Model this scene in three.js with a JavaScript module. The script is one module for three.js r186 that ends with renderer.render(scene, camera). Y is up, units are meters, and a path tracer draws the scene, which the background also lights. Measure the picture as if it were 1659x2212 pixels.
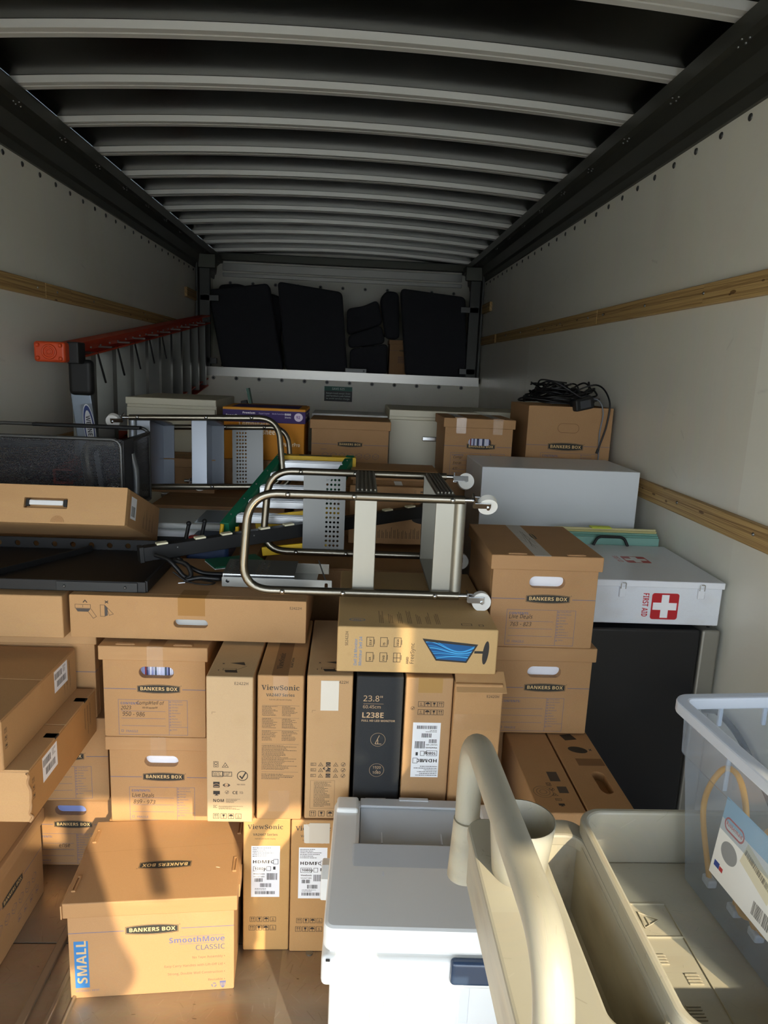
import * as THREE from 'three';
import { RoundedBoxGeometry } from 'three/addons/geometries/RoundedBoxGeometry.js';
import { mergeGeometries } from 'three/addons/utils/BufferGeometryUtils.js';
import { RectAreaLightUniformsLib } from 'three/addons/lights/RectAreaLightUniformsLib.js';
import { MarchingCubes } from 'three/addons/objects/MarchingCubes.js';

// ---------- camera, sky, sun, exposure ----------
const scene = new THREE.Scene();
const camera = new THREE.PerspectiveCamera(2 * Math.atan(1106 / 1530) * 180 / Math.PI, 1659 / 2212, 0.05, 300);
camera.rotation.order = 'YXZ';
camera.position.set(0.13, 1.45, 0);
camera.rotation.set(-0.198556, -0.050578, 0.043633);
const SUN = new THREE.Vector3(0.42, 0.62, 1).normalize();       // towards the sun: behind the camera, to its right
// hazy bright sky: pale at the horizon, light blue overhead
const skyTex = (() => { const w = 64, h = 64, d = new Float32Array(w * h * 4); for (let j = 0; j < h; j++) { const up = Math.max(0, Math.sin(((j + 0.5) / h - 0.5) * Math.PI)), t = Math.pow(up, 0.5); for (let i = 0; i < w; i++) { const o = (j * w + i) * 4; d[o] = 0.95 - 0.66 * t; d[o + 1] = 0.99 - 0.57 * t; d[o + 2] = 1.0 - 0.38 * t; d[o + 3] = 1; } } const t = new THREE.DataTexture(d, w, h, THREE.RGBAFormat, THREE.FloatType); t.mapping = THREE.EquirectangularReflectionMapping; t.magFilter = THREE.LinearFilter; t.needsUpdate = true; return t; })();
scene.background = skyTex; scene.environment = skyTex; scene.backgroundIntensity = scene.environmentIntensity = 10;
const sun = new THREE.DirectionalLight(new THREE.Color(1, 0.84, 0.58), 8.8);
sun.name = 'sun'; sun.position.copy(SUN).multiplyScalar(14); sun.castShadow = true; sun.shadow.radius = 1.2;
sun.shadow.mapSize.set(4096, 4096);
Object.assign(sun.shadow.camera, { left: -5, right: 5, top: 5, bottom: -5, near: 1, far: 30 });
scene.add(sun); scene.add(sun.target);
const renderer = new THREE.WebGLRenderer({ antialias: true });
renderer.toneMapping = THREE.LinearToneMapping;
renderer.toneMappingExposure = 0.83;
renderer.shadowMap.enabled = true;

// ---------- helpers ----------
let seed = 7;
const rnd = () => { seed = (seed + 0x6d2b79f5) | 0; let t = Math.imul(seed ^ (seed >>> 15), 1 | seed); t = (t + Math.imul(t ^ (t >>> 7), 61 | t)) ^ t; return ((t ^ (t >>> 14)) >>> 0) / 4294967296; };
const rr = (a, b) => a + (b - a) * rnd();
const V = (x, y, z) => new THREE.Vector3(x, y, z);
const used = {};
const numbered = (n) => { used[n] = (used[n] ?? -1) + 1; return used[n] ? n + '_' + String(used[n]).padStart(3, '0') : n; };
function thing(name, label, category, [x, y, z] = [0, 0, 0], turn = 0, group) {
  const o = new THREE.Group(); o.name = numbered(name); scene.add(o); o.position.set(x, y, z); o.rotation.y = turn;
  o.userData = { label, category }; if (group) o.userData.group = group; return o;
}
function part(name, geo, mat, parent, pos, label) {
  const m = new THREE.Mesh(geo, mat); m.name = name; if (pos) m.position.set(...pos);
  m.castShadow = m.receiveShadow = true; parent.add(m); if (label) m.userData.label = label; return m;
}
function struct(name, geo, mat, label, pos) {
  const m = new THREE.Mesh(geo, mat); m.name = name; if (pos) m.position.set(...pos); m.castShadow = m.receiveShadow = true;
  m.userData = { kind: 'structure', label }; scene.add(m); return m;
}
const B = (w, h, d, x = 0, y = 0, z = 0) => new THREE.BoxGeometry(w, h, d).translate(x, y, z);
const RB = (w, h, d, r = 0.004, x = 0, y = 0, z = 0, s = 2) => { const q = Math.min(r, w / 2.02, h / 2.02, d / 2.02); return new RoundedBoxGeometry(w, h, d, s, q).translate(x, y, z); };
const merge = (a) => mergeGeometries(a.map((g) => { const q = g.index ? g.toNonIndexed() : g; for (const k of Object.keys(q.attributes)) if (!['position', 'normal', 'uv'].includes(k)) q.deleteAttribute(k); q.clearGroups(); return q; }));
const tube = (pts, r, seg = 40, rs = 10, closed = false, tension = 0.5) => new THREE.TubeGeometry(new THREE.CatmullRomCurve3(pts.map((p) => p.isVector3 ? p : V(...p)), closed, 'catmullrom', tension), seg, r, rs, closed);
function bar(a, b, r, rs = 12) { // straight cylinder between two points
  const A = V(...a), Bv = V(...b), d = Bv.clone().sub(A), g = new THREE.CylinderGeometry(r, r, d.length(), rs);
  g.applyQuaternion(new THREE.Quaternion().setFromUnitVectors(V(0, 1, 0), d.normalize())); return g.translate(...A.add(Bv).multiplyScalar(0.5).toArray());
}
// rounded path made of straight runs and arcs
function bentTube(pts, r, bend, rs = 12) {
  const P = pts.map((p) => V(...p)), path = new THREE.CurvePath(); let last = P[0].clone();
  for (let i = 1; i < P.length - 1; i++) {
    const u = P[i - 1].clone().sub(P[i]).normalize(), w = P[i + 1].clone().sub(P[i]).normalize();
    const a = P[i].clone().addScaledVector(u, bend), b = P[i].clone().addScaledVector(w, bend);
    path.add(new THREE.LineCurve3(last, a)); path.add(new THREE.QuadraticBezierCurve3(a, P[i].clone(), b)); last = b;
  }
  path.add(new THREE.LineCurve3(last, P[P.length - 1]));
  return new THREE.TubeGeometry(path, 24 * P.length, r, rs, false);
}
function shapeRect(w, h, r, x = 0, y = 0) {
  const s = new THREE.Shape(); shapePath(s, w, h, r, x, y); return s;
}
function shapePath(s, w, h, r, x = 0, y = 0) {
  const l = x - w / 2, b = y - h / 2; r = Math.min(r, w / 2, h / 2);
  s.moveTo(l + r, b); s.lineTo(l + w - r, b); s.absarc(l + w - r, b + r, r, -Math.PI / 2, 0); s.lineTo(l + w, b + h - r); s.absarc(l + w - r, b + h - r, r, 0, Math.PI / 2);
  s.lineTo(l + r, b + h); s.absarc(l + r, b + h - r, r, Math.PI / 2, Math.PI); s.lineTo(l, b + r); s.absarc(l + r, b + r, r, Math.PI, Math.PI * 1.5); return s;
}
const holeRect = (w, h, r, x, y) => shapePath(new THREE.Path(), w, h, r, x, y);
const holeCircle = (x, y, r) => { const p = new THREE.Path(); p.absarc(x, y, r, 0, Math.PI * 2, true); return p; };
const extr = (shape, depth, bevel = 0, cs = 8) => new THREE.ExtrudeGeometry(shape, { depth, bevelEnabled: bevel > 0, bevelThickness: bevel, bevelSize: bevel, bevelOffset: -bevel, bevelSegments: 2, curveSegments: cs });
// lay a picture over a panel lying in x,y: u,v run 0..1 over w x h centred on (0, 0)
function planarUV(g, w, h, cx = 0, cy = 0) { const p = g.attributes.position, u = g.attributes.uv; for (let i = 0; i < p.count; i++) u.setXY(i, (p.getX(i) - cx) / w + 0.5, (p.getY(i) - cy) / h + 0.5); return g; }

// ---------- computed surfaces ----------
function canvas(w, h) { const c = document.createElement('canvas'); c.width = w; c.height = h; return c; }
function texOf(c, srgb = true, repeat) { const t = new THREE.CanvasTexture(c); if (srgb) t.colorSpace = THREE.SRGBColorSpace; t.magFilter = THREE.LinearFilter; t.anisotropy = 8; if (repeat) { t.wrapS = t.wrapT = THREE.RepeatWrapping; t.repeat.set(...repeat); } return t; }
// speckle tile of paper fibre, drawn over every cardboard face
const fibre = (() => {
  const c = canvas(512, 512), x = c.getContext('2d'), im = x.createImageData(512, 512), d = im.data;
  for (let i = 0; i < d.length; i += 4) { const v = rnd() < 0.5 ? 0 : 255; d[i] = v; d[i + 1] = v; d[i + 2] = v * 0.9; d[i + 3] = rnd() * 13; }
  x.putImageData(im, 0, 0); x.lineWidth = 0.7;
  for (let i = 0; i < 700; i++) { x.strokeStyle = rnd() < 0.55 ? 'rgba(70,40,10,0.10)' : 'rgba(255,235,200,0.10)'; x.beginPath(); const a = rr(0, 512), b = rr(0, 512); x.moveTo(a, b); x.lineTo(a + rr(-9, 9), b + rr(-3, 3)); x.stroke(); }
  return c;
})();
function patches(x, w, h, n, alpha) { for (let i = 0; i < n; i++) { const r = rr(0.05, 0.3) * Math.min(w, h), a = rr(0, w), b = rr(0, h), g = x.createRadialGradient(a, b, 0, a, b, r), t = rnd() < 0.5 ? '80,45,15' : '255,225,175'; g.addColorStop(0, `rgba(${t},${alpha * rnd()})`); g.addColorStop(1, `rgba(${t},0)`); x.fillStyle = g; x.fillRect(a - r, b - r, 2 * r, 2 * r); } }
// a printed cardboard face; draw() works in millimetres from the top left corner
function face(wm, hm, draw, { base = '#b48a5b', ppm = 2200 } = {}) {
  const w = Math.round(wm * ppm), h = Math.round(hm * ppm), c = canvas(w, h), x = c.getContext('2d');
  x.fillStyle = base; x.fillRect(0, 0, w, h);
  for (let i = 0; i < w; i += 512) for (let j = 0; j < h; j += 512) x.drawImage(fibre, i, j);
  patches(x, w, h, 14, 0.05);
  for (let i = 0; i < 6; i++) { x.strokeStyle = 'rgba(90,55,20,0.13)'; x.lineWidth = 1; x.beginPath(); const a = rr(0, w), b = rr(0, h); x.moveTo(a, b); x.lineTo(a + rr(-40, 40), b + rr(-14, 14)); x.stroke(); }
  if (draw) { x.save(); x.scale(ppm / 1000, ppm / 1000); draw(x, wm * 1000, hm * 1000); x.restore(); }
  return texOf(c);
}
const kmat = (t) => new THREE.MeshStandardMaterial({ map: t, roughness: 0.72 });
const KT = ['#b68c5e', '#aa8053', '#ba9162', '#ab8257'].map((b) => face(0.4, 0.3, null, { base: b, ppm: 1500 }));
const KRAFT = KT.map(kmat);
const INK = '#2b2420', BLUE = '#5c5f82';
// --- print ---
function txt(x, s, px, py, size, { color = INK, bold = false, serif = false, align = 'left', mono = false, squash = 1 } = {}) {
  x.save(); x.translate(px, py); x.scale(squash, 1); x.fillStyle = color; x.textAlign = align; x.font = `${bold ? 'bold ' : ''}${size}px ${serif ? 'serif' : mono ? 'monospace' : 'sans-serif'}`; x.fillText(s, 0, 0); x.restore();
}
function hand(x, s, px, py, size) { // pen writing
  x.save(); x.translate(px, py); let a = 0; x.strokeStyle = '#1d1a1c'; x.fillStyle = '#1d1a1c'; x.lineWidth = size * 0.028; x.font = `${size}px sans-serif`;
  for (const ch of s) { x.save(); x.translate(a, rr(-0.06, 0.06) * size); x.rotate(rr(-0.08, 0.06)); x.transform(0.86, 0, -0.16, 1, 0, 0); x.fillText(ch, 0, 0); x.restore(); a += x.measureText(ch).width * 0.86; }
  x.restore();
}
function logo(x, cx, cy, w, flip) { // dark bowed badge with pale lettering
  const h = w * 0.21; x.save(); x.translate(cx, cy); if (flip) x.rotate(Math.PI);
  const pth = (k, s) => { x.beginPath(); x.moveTo(-w / 2 + s, -h * 0.36 + s); x.quadraticCurveTo(0, -h * 0.72 + s, w / 2 - s, -h * 0.36 + s); x.lineTo(w / 2 - s, h * 0.36 - s); x.quadraticCurveTo(0, h * 0.72 - s, -w / 2 + s, h * 0.36 - s); x.closePath(); };
  pth(1, 0); x.fillStyle = '#2a2a26'; x.fill(); pth(1, w * 0.012); x.strokeStyle = '#b48d60'; x.lineWidth = w * 0.008; x.stroke();
  x.fillStyle = '#d9b880'; x.textAlign = 'center'; x.textBaseline = 'middle'; x.font = `bold ${w * 0.118}px sans-serif`; x.save(); x.scale(w * 0.88 / x.measureText('BANKERS BOX').width, 1); x.fillText('BANKERS BOX', 0, 0); x.restore();
  x.font = `${w * 0.04}px sans-serif`; x.fillStyle = '#4a4038'; x.fillText('®', w / 2 + w * 0.025, -h * 0.4); x.restore();
}
function rule(x, y, w, cx, lw) { x.fillStyle = BLUE; x.fillRect(0, y, cx - lw / 2 - 3, 1.5); x.fillRect(cx + lw / 2 + 6, y, w, 1.5); }
function contents(x, l, t, w, h, lines) {
  x.strokeStyle = BLUE; x.lineWidth = 0.8; x.strokeRect(l, t, w, h); const s = l + w * 0.73; x.beginPath(); x.moveTo(s, t); x.lineTo(s, t + h); x.moveTo(s, t + h * 0.77); x.lineTo(l + w, t + h * 0.77); x.stroke();
  txt(x, 'CONTENTS:', l + w * 0.03, t + h * 0.13, h * 0.095, { color: BLUE, bold: true });
  for (const f of [0.32, 0.53, 0.74]) { x.fillStyle = BLUE; x.fillRect(l + w * 0.04, t + h * f, w * 0.64, 0.8); }
  x.strokeRect(l + w * 0.035, t + h * 0.87, 5, 5); txt(x, 'FRAGILE', l + w * 0.1, t + h * 0.93, h * 0.085, { color: BLUE });
  ['Living Room', 'Family Room', 'Kitchen', 'Garage', 'Basement', 'Attic', 'Master', 'Bedroom 1', 'Bedroom 2', 'Other:'].forEach((q, i) => { const y = t + h * (i < 9 ? 0.06 + i * 0.083 : 0.87); x.strokeRect(s + 2, y - 2.6, 3, 3); txt(x, q, s + 7.5, y, h * 0.05, { color: BLUE }); });
  (lines || []).forEach(([q, px, py, sz]) => hand(x, q, l + w * px, t + h * py, sz));
}
const frontPrint = (lines, cx = 0.55, cw = 0.66) => (x, w, h) => { rule(x, h * 0.45, w, w * 0.54, w * 0.42); logo(x, w * 0.54, h * 0.45, w * 0.42); contents(x, w * (cx - cw / 2), h * 0.575, w * cw, h * 0.40, lines); };
function smallPrint(x, w, h) {
  rule(x, h * 0.30, w, w * 0.5, w * 0.32); logo(x, w * 0.5, h * 0.30, w * 0.32);
  x.save(); x.translate(w * 0.03, h * 0.39); x.fillStyle = '#3473ad'; x.fillRect(0, 0, w * 0.085, h * 0.5); x.save(); x.translate(w * 0.072, h * 0.46); x.rotate(-Math.PI / 2); txt(x, 'SMALL', 0, 0, w * 0.082, { color: '#c4a67c', bold: true, squash: 1.22 }); x.restore(); x.restore();
  txt(x, 'SmoothMove', w * 0.945, h * 0.46, w * 0.052, { color: BLUE, bold: true, align: 'right', squash: 1.05 }); x.fillStyle = BLUE; x.fillRect(w * 0.66, h * 0.475, w * 0.28, 0.9); x.fillRect(w * 0.67, h * 0.395, w * 0.27, 0.9);
  txt(x, 'CLASSIC', w * 0.945, h * 0.55, w * 0.05, { color: '#44506e', align: 'right' });
  ['No Tape Assembly •', 'Easy Carry Handles with Lift-Off Lid •', 'Strong, Double Wall Construction •', 'Reusable •'].forEach((q, i) => txt(x, q, w * 0.945, h * (0.64 + i * 0.085), w * 0.023, { color: '#6b4c3e', align: 'right' }));
  x.strokeStyle = BLUE; x.lineWidth = 2.2; for (let k = 0; k < 3; k++) { x.beginPath(); x.arc(w * 0.875, h * 0.945, 5, k * 2.09, k * 2.09 + 1.5); x.stroke(); }
  x.fillStyle = BLUE; x.beginPath(); x.moveTo(w * 0.91, h * 0.905); x.lineTo(w * 0.95, h * 0.905); x.lineTo(w * 0.945, h * 0.96); x.lineTo(w * 0.93, h * 0.985); x.lineTo(w * 0.915, h * 0.96); x.closePath(); x.fill(); x.fillStyle = '#b98f62'; for (const k of [0.918, 0.929, 0.94]) x.fillRect(w * k, h * 0.925, 1.4, 9);
  txt(x, 'MÉDIANO / PETIT', w * 0.03, h * 0.935, w * 0.018, { color: BLUE });
}
function pictPrint(x, w, h) { // long side: badge, line and a row of folding pictures
  rule(x, h * 0.42, w, w * 0.5, w * 0.32); logo(x, w * 0.5, h * 0.42, w * 0.32); x.strokeStyle = '#5b5a76'; x.lineWidth = 0.9;
  txt(x, 'ASSEMBLY', w * 0.12, h * 0.53, 6, { color: '#5b5a76' });
  for (let i = 0; i < 7; i++) { const a = w * (0.14 + i * 0.11), b = h * 0.62; x.beginPath(); x.moveTo(a, b); x.lineTo(a + 14, b - 8); x.lineTo(a + 26, b - 2); x.lineTo(a + 12, b + 8); x.closePath(); x.moveTo(a, b); x.lineTo(a, b + 10); x.lineTo(a + 12, b + 18); x.lineTo(a + 26, b + 8); x.lineTo(a + 26, b - 2); x.stroke(); }
  for (let i = 0; i < 4; i++) { const a = w * (0.55 + i * 0.1); x.strokeRect(a, h * 0.8, 16, 14); x.fillStyle = '#5b5a76'; x.fillRect(a + 3, h * 0.83, 8, 3); }
  x.fillStyle = '#5b5a76'; x.fillRect(w * 0.55, h * 0.76, w * 0.32, 1);
}
function sideBlue(x, w, h) { rule(x, h * 0.45, w, w * 0.5, 0); x.fillStyle = '#2e4a7c'; x.fillRect(w * 0.02, h * 0.5, w * 0.1, h * 0.46); x.save(); x.translate(w * 0.1, h * 0.94); x.rotate(-Math.PI / 2); txt(x, 'SMALL', 0, 0, w * 0.08, { color: '#c8ac84', bold: true, squash: 1.1 }); x.restore(); }
function barcode(x, l, t, w, h) { x.fillStyle = '#17171a'; for (let a = 0; a < w;) { const b = rr(0.5, 1.8); x.fillRect(l + a, t, b, h); a += b + rr(0.5, 1.8); } }
function sticker(x, l, t, w, h) { x.fillStyle = '#eceef2'; x.fillRect(l, t, w, h); }
function greek(x, l, t, w, n, lh, c = '#3a332c') { x.fillStyle = c; for (let i = 0; i < n; i++) { let a = 0; const e = w * rr(0.5, 1); while (a < e) { const b = rr(1, 5); x.fillRect(l + a, t + i * lh, Math.min(b, e - a), lh * 0.36); a += b + 0.9; } } }
function icon(x, k, l, t, s) {
  x.save(); x.translate(l, t); x.scale(s / 10, s / 10); x.strokeStyle = x.fillStyle = INK; x.lineWidth = 0.7; x.beginPath();
  if (k === 'up') { x.strokeRect(0, 0, 10, 10); for (const a of [3.2, 6.8]) { x.beginPath(); x.moveTo(a, 8.6); x.lineTo(a, 2); x.moveTo(a - 1.2, 3.6); x.lineTo(a, 1.6); x.lineTo(a + 1.2, 3.6); x.stroke(); } }
  if (k === 'glass') { x.strokeRect(0, 0, 10, 10); x.moveTo(2.6, 1.5); x.lineTo(7.4, 1.5); x.lineTo(6.4, 5.2); x.lineTo(5.4, 5.8); x.lineTo(5.4, 7.8); x.lineTo(7, 8.6); x.lineTo(3, 8.6); x.lineTo(4.6, 7.8); x.lineTo(4.6, 5.8); x.lineTo(3.6, 5.2); x.fill(); }
  if (k === 'rain') { x.strokeRect(0, 0, 10, 10); x.arc(5, 5, 3.8, Math.PI, 0); x.fill(); x.beginPath(); x.moveTo(5, 5); x.lineTo(5, 8.4); x.lineTo(6.2, 8.4); x.stroke(); }
  if (k === 'six') { x.strokeRect(0, 0, 10, 10); txt(x, '6', 3.2, 6, 6); x.fillRect(2, 7.4, 6, 0.8); }
  if (k === 'tri') { x.moveTo(5, 0.8); x.lineTo(10, 9.2); x.lineTo(0, 9.2); x.closePath(); x.stroke(); x.beginPath(); x.moveTo(3, 6); x.lineTo(4.6, 7.6); x.lineTo(7, 4.6); x.stroke(); }
  if (k === 'round') { x.arc(5, 5, 4.6, 0, 7); x.stroke(); x.beginPath(); x.moveTo(2.5, 5); x.lineTo(4.6, 7.6); x.lineTo(8, 1.6); x.lineWidth = 1.2; x.stroke(); }
  if (k === 'eye') { x.moveTo(-1, 5); x.quadraticCurveTo(5, -1.6, 11, 5); x.quadraticCurveTo(5, 11.6, -1, 5); x.fill(); x.beginPath(); x.arc(5, 5, 2.9, 0, 7); x.fillStyle = '#c9a47a'; x.fill(); txt(x, 'TCO', 2.5, 6, 2.7, { bold: true }); }
  if (k === 'star') { x.fillRect(0, 0, 10, 10); x.strokeStyle = '#c9a47a'; x.beginPath(); x.moveTo(0, 6); x.quadraticCurveTo(5, 1, 10, 6); x.stroke(); x.fillStyle = '#c9a47a'; x.fillRect(1, 7.6, 8, 0.9); }
  if (k === 'mon') { x.fillRect(0, 1, 11, 6.4); x.clearRect(0, 0, 0, 0); x.fillRect(4, 7.4, 3, 1.4); x.fillRect(2.4, 8.8, 6.2, 0.9); }
  if (k === 'box') { x.strokeRect(0, 2, 11, 6); greek(x, 1, 3, 9, 3, 1.7); }
  if (k === 'pin') { x.arc(5, 3.2, 2.6, 0, 7); x.stroke(); x.beginPath(); x.arc(5, 7.2, 2, 0, 7); x.stroke(); x.strokeRect(1, -0.4, 8, 10.8); }
  x.restore();
}

// ---------- plain materials ----------
const std = (color, roughness = 0.6, metalness = 0, extra = {}) => new THREE.MeshStandardMaterial({ color, roughness, metalness, ...extra });
const M = {
  chrome: std('#c9cbcc', 0.22, 1), tubeM: std('#8d877a', 0.3, 1), steel: std('#8e8f8c', 0.36, 0.9), plateM: std('#a09d92', 0.42, 0.8), darkM: std('#5b5c5c', 0.4, 0.7),
  black: std('#141517', 0.55), blackGloss: std('#15161a', 0.3), blackM: std('#1b1c1e', 0.5, 0.3), white: std('#dfe2e6', 0.4), whiteM: std('#e6e9ee', 0.35), cream: std('#cfcab4', 0.45),
  paper: std('#eceef6', 0.8), bluePaper: std('#8fa0dc', 0.8), wheel: std('#e9e9e4', 0.45), rubber: std('#1d1d1f', 0.8), beige: std('#bdb39a', 0.55), orange: std('#c9401f', 0.5), yellow: std('#d8b014', 0.5), green: std('#0f6b4c', 0.5),
  cable: std('#101012', 0.45), tape: new THREE.MeshPhysicalMaterial({ color: '#ffffff', transmission: 1, thickness: 0, roughness: 0.12, ior: 1.45 }), outlet: std('#e8e3c4', 0.5), foam: std('#b9bcbc', 0.9), tapeBrown: std('#a9834f', 0.3),
};
// ---------- the truck body ----------
const metalTex = (() => { const c = canvas(1024, 1024), x = c.getContext('2d'); x.fillStyle = '#a0998e'; x.fillRect(0, 0, 1024, 1024); patches(x, 1024, 1024, 90, 0.22);
  for (let i = 0; i < 900; i++) { x.strokeStyle = rnd() < 0.5 ? `rgba(50,42,34,${rr(0.03, 0.2)})` : `rgba(220,215,205,${rr(0.03, 0.2)})`; x.lineWidth = rr(0.5, 1.6); x.beginPath(); const a = rr(0, 1024), b = rr(0, 1024); x.moveTo(a, b); x.lineTo(a + rr(-18, 18), b + rr(-70, 70)); x.stroke(); }
  for (let i = 0; i < 45; i++) { x.fillStyle = `rgba(40,30,22,${rr(0.1, 0.4)})`; x.beginPath(); x.ellipse(rr(0, 1024), rr(0, 1024), rr(1, 5), rr(1, 3), rr(0, 3), 0, 7); x.fill(); } return c; })();
const metalRough = (() => { const c = canvas(512, 512), x = c.getContext('2d'); x.fillStyle = 'rgb(0,110,0)'; x.fillRect(0, 0, 512, 512); for (let i = 0; i < 500; i++) { x.fillStyle = `rgba(0,${rr(60, 190) | 0},0,0.25)`; x.beginPath(); x.ellipse(rr(0, 512), rr(0, 512), rr(3, 40), rr(3, 26), rr(0, 3), 0, 7); x.fill(); } return c; })();
const floorMat = new THREE.MeshStandardMaterial({ map: texOf(metalTex, true, [2, 5]), roughnessMap: texOf(metalRough, false, [3, 6]), roughness: 0.85, metalness: 0.8 });
const wallTex = (() => { const c = canvas(1024, 512), x = c.getContext('2d'); x.fillStyle = '#efede0'; x.fillRect(0, 0, 1024, 512); patches(x, 1024, 512, 40, 0.06);
  for (let i = 0; i < 120; i++) { x.strokeStyle = `rgba(${rnd() < 0.5 ? '70,65,58' : '235,232,225'},${rr(0.03, 0.14)})`; x.lineWidth = rr(0.4, 1.2); x.beginPath(); const a = rr(0, 1024), b = rr(0, 512); x.moveTo(a, b); x.lineTo(a + rr(-30, 30), b + rr(-8, 8)); x.stroke(); } return c; })();
const wallBump = (() => { const c = canvas(512, 512), x = c.getContext('2d'); x.fillStyle = '#808080'; x.fillRect(0, 0, 512, 512); for (let i = 0; i < 60; i++) { const v = rr(100, 160) | 0; x.fillStyle = `rgba(${v},${v},${v},0.25)`; x.fillRect(0, rr(0, 512), 512, rr(4, 26)); } for (let i = 0; i < 500; i++) { const v = rr(90, 165) | 0; x.fillStyle = `rgba(${v},${v},${v},0.3)`; x.beginPath(); x.ellipse(rr(0, 512), rr(0, 512), rr(6, 30), rr(2, 7), 0, 0, 7); x.fill(); } return c; })();
const wallMat = new THREE.MeshStandardMaterial({ map: texOf(wallTex, true, [3, 1]), bumpMap: texOf(wallBump, false, [2, 3]), bumpScale: 0.0022, roughness: 0.33 });
const backMat = new THREE.MeshStandardMaterial({ map: texOf(wallTex, true, [1, 1]), roughness: 0.35 });
const woodTex = (() => { const c = canvas(2048, 128), x = c.getContext('2d'); x.fillStyle = '#c6a56c'; x.fillRect(0, 0, 2048, 128); for (let i = 0; i < 170; i++) { x.strokeStyle = `rgba(${rnd() < 0.6 ? '95,62,25' : '220,185,125'},${rr(0.08, 0.35)})`; x.lineWidth = rr(0.6, 3); x.beginPath(); let y = rr(-10, 138); x.moveTo(0, y); for (let a = 0; a <= 2048; a += 128) { y += rr(-5, 5); x.lineTo(a, y); } x.stroke(); }
  for (let i = 0; i < 7; i++) { const a = rr(0, 2048), b = rr(20, 108); x.fillStyle = 'rgba(70,42,16,0.6)'; x.beginPath(); x.ellipse(a, b, rr(8, 20), rr(4, 8), 0, 0, 7); x.fill(); } return c; })();
const woodMat = new THREE.MeshStandardMaterial({ map: texOf(woodTex), roughness: 0.55 });
const roofMat = std('#2c2d29', 0.26, 1), bowMat = std('#eceae2', 0.38, 0.35), railMat = std('#55564f', 0.45, 0.75), postMat = std('#4e4f4d', 0.5, 0.6);

const floor = struct('floor', merge([B(2.55, 0.05, 2.26, 0, -0.025, -0.432), B(2.55, 0.05, 4.934, 0, -0.025, -4.034), B(2.55, 0.01, 0.1, 0, -0.055, -1.565)]), floorMat, 'scuffed bare metal truck floor');
for (const [x, w] of [[-0.555, 0.02], [-0.5, 0.012], [-0.463, 0.008]]) part('floor_strip', RB(w, 0.012, 2.75, 0.004, x, 0.003, -0.7), std('#a89c88', 0.35, 0.8), floor);
for (const [x, z] of [[0.068, -1.536], [-0.02, -1.27], [-0.62, -1.25]]) { part('screw_head', new THREE.CylinderGeometry(0.009, 0.009, 0.003, 16).translate(x, 0.001, z), M.steel, floor); }
const WX = 1.245;
const wallL = struct('wall_left', B(0.04, 2.6, 7.95, -WX - 0.02, 1.25, -3.275), wallMat, 'pale grey left side panel of the truck');
const wallR = struct('wall_right', B(0.04, 2.6, 7.95, WX + 0.02, 1.25, -3.275), wallMat, 'pale grey right side panel of the truck');
const rivetG = new THREE.SphereGeometry(0.011, 12, 6, 0, Math.PI * 2, 0, Math.PI / 2);
for (const [wall, s] of [[wallL, -1], [wallR, 1]]) {
  for (let k = 0; k < 42; k++) { const m = part('rivet', rivetG, M.darkM, wall, [s * (WX - 0.0005), 2.205, 0.3 - k * 0.165]); m.rotation.z = s * Math.PI / 2; m.scale.set(1, 0.5, 1); }
  const runs = [[0.6, -3.28, 1.724], [-3.284, -5.6, 1.724], [-5.66, -6.28, 1.724], [0.6, -2.9, 1.052], [-2.904, -6.2, 1.052], [-5.98, -6.9, 1.994]];
  for (const [a, b, y] of runs) {
    const g = RB(0.022, y > 1.9 ? 0.075 : 0.066, a - b, 0.003), p = g.attributes.position, u = g.attributes.uv; const o = rnd();
    for (let i = 0; i < p.count; i++) u.setXY(i, (p.getZ(i) + o * 3) / 1.7, (p.getY(i) + p.getX(i)) / 0.09 + 0.5);
    const sl = part('slat', g, woodMat, wall, [s * (WX - 0.011), y, (a + b) / 2]);
    for (let z = a - 0.12; z > b; z -= 0.46) part('screw', new THREE.SphereGeometry(0.0055, 8, 6), M.steel, sl, [-s * 0.0105, 0.004, z - (a + b) / 2]);
  }
}
woodTex && (woodMat.map.wrapS = woodMat.map.wrapT = THREE.RepeatWrapping);
// roof skin and bows bent to a shallow crown
const crown = (x) => 2.455 + 0.05 * (1 - (x / 1.2) ** 2);
function swept(z0, z1, y0, y1, n = 26) { // strip from z0 to z1, from crown+y0 to crown+y1, across the truck
  const g = new THREE.BoxGeometry(2.36, 1, 1, n, 1, 1), p = g.attributes.position;
  for (let i = 0; i < p.count; i++) { const x = p.getX(i); p.setXYZ(i, x, crown(x) + (p.getY(i) > 0 ? y1 : y0), p.getZ(i) > 0 ? z1 : z0); }
  g.computeVertexNormals(); return g;
}
const ceiling = struct('ceiling', swept(-7.2, 0.72, 0, 0.02), roofMat, 'dark reflective sheet metal roof skin of the truck');
for (let k = 0; k < 19; k++) {
  const z = 0.03 - k * 0.43; if (z < -7) break;
  part('roof_bow', merge([swept(z - 0.034, z - 0.005, -0.026, -0.001), swept(z + 0.005, z + 0.034, -0.026, -0.001), swept(z - 0.006, z + 0.006, -0.016, -0.002)]), bowMat, ceiling);
}
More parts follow.
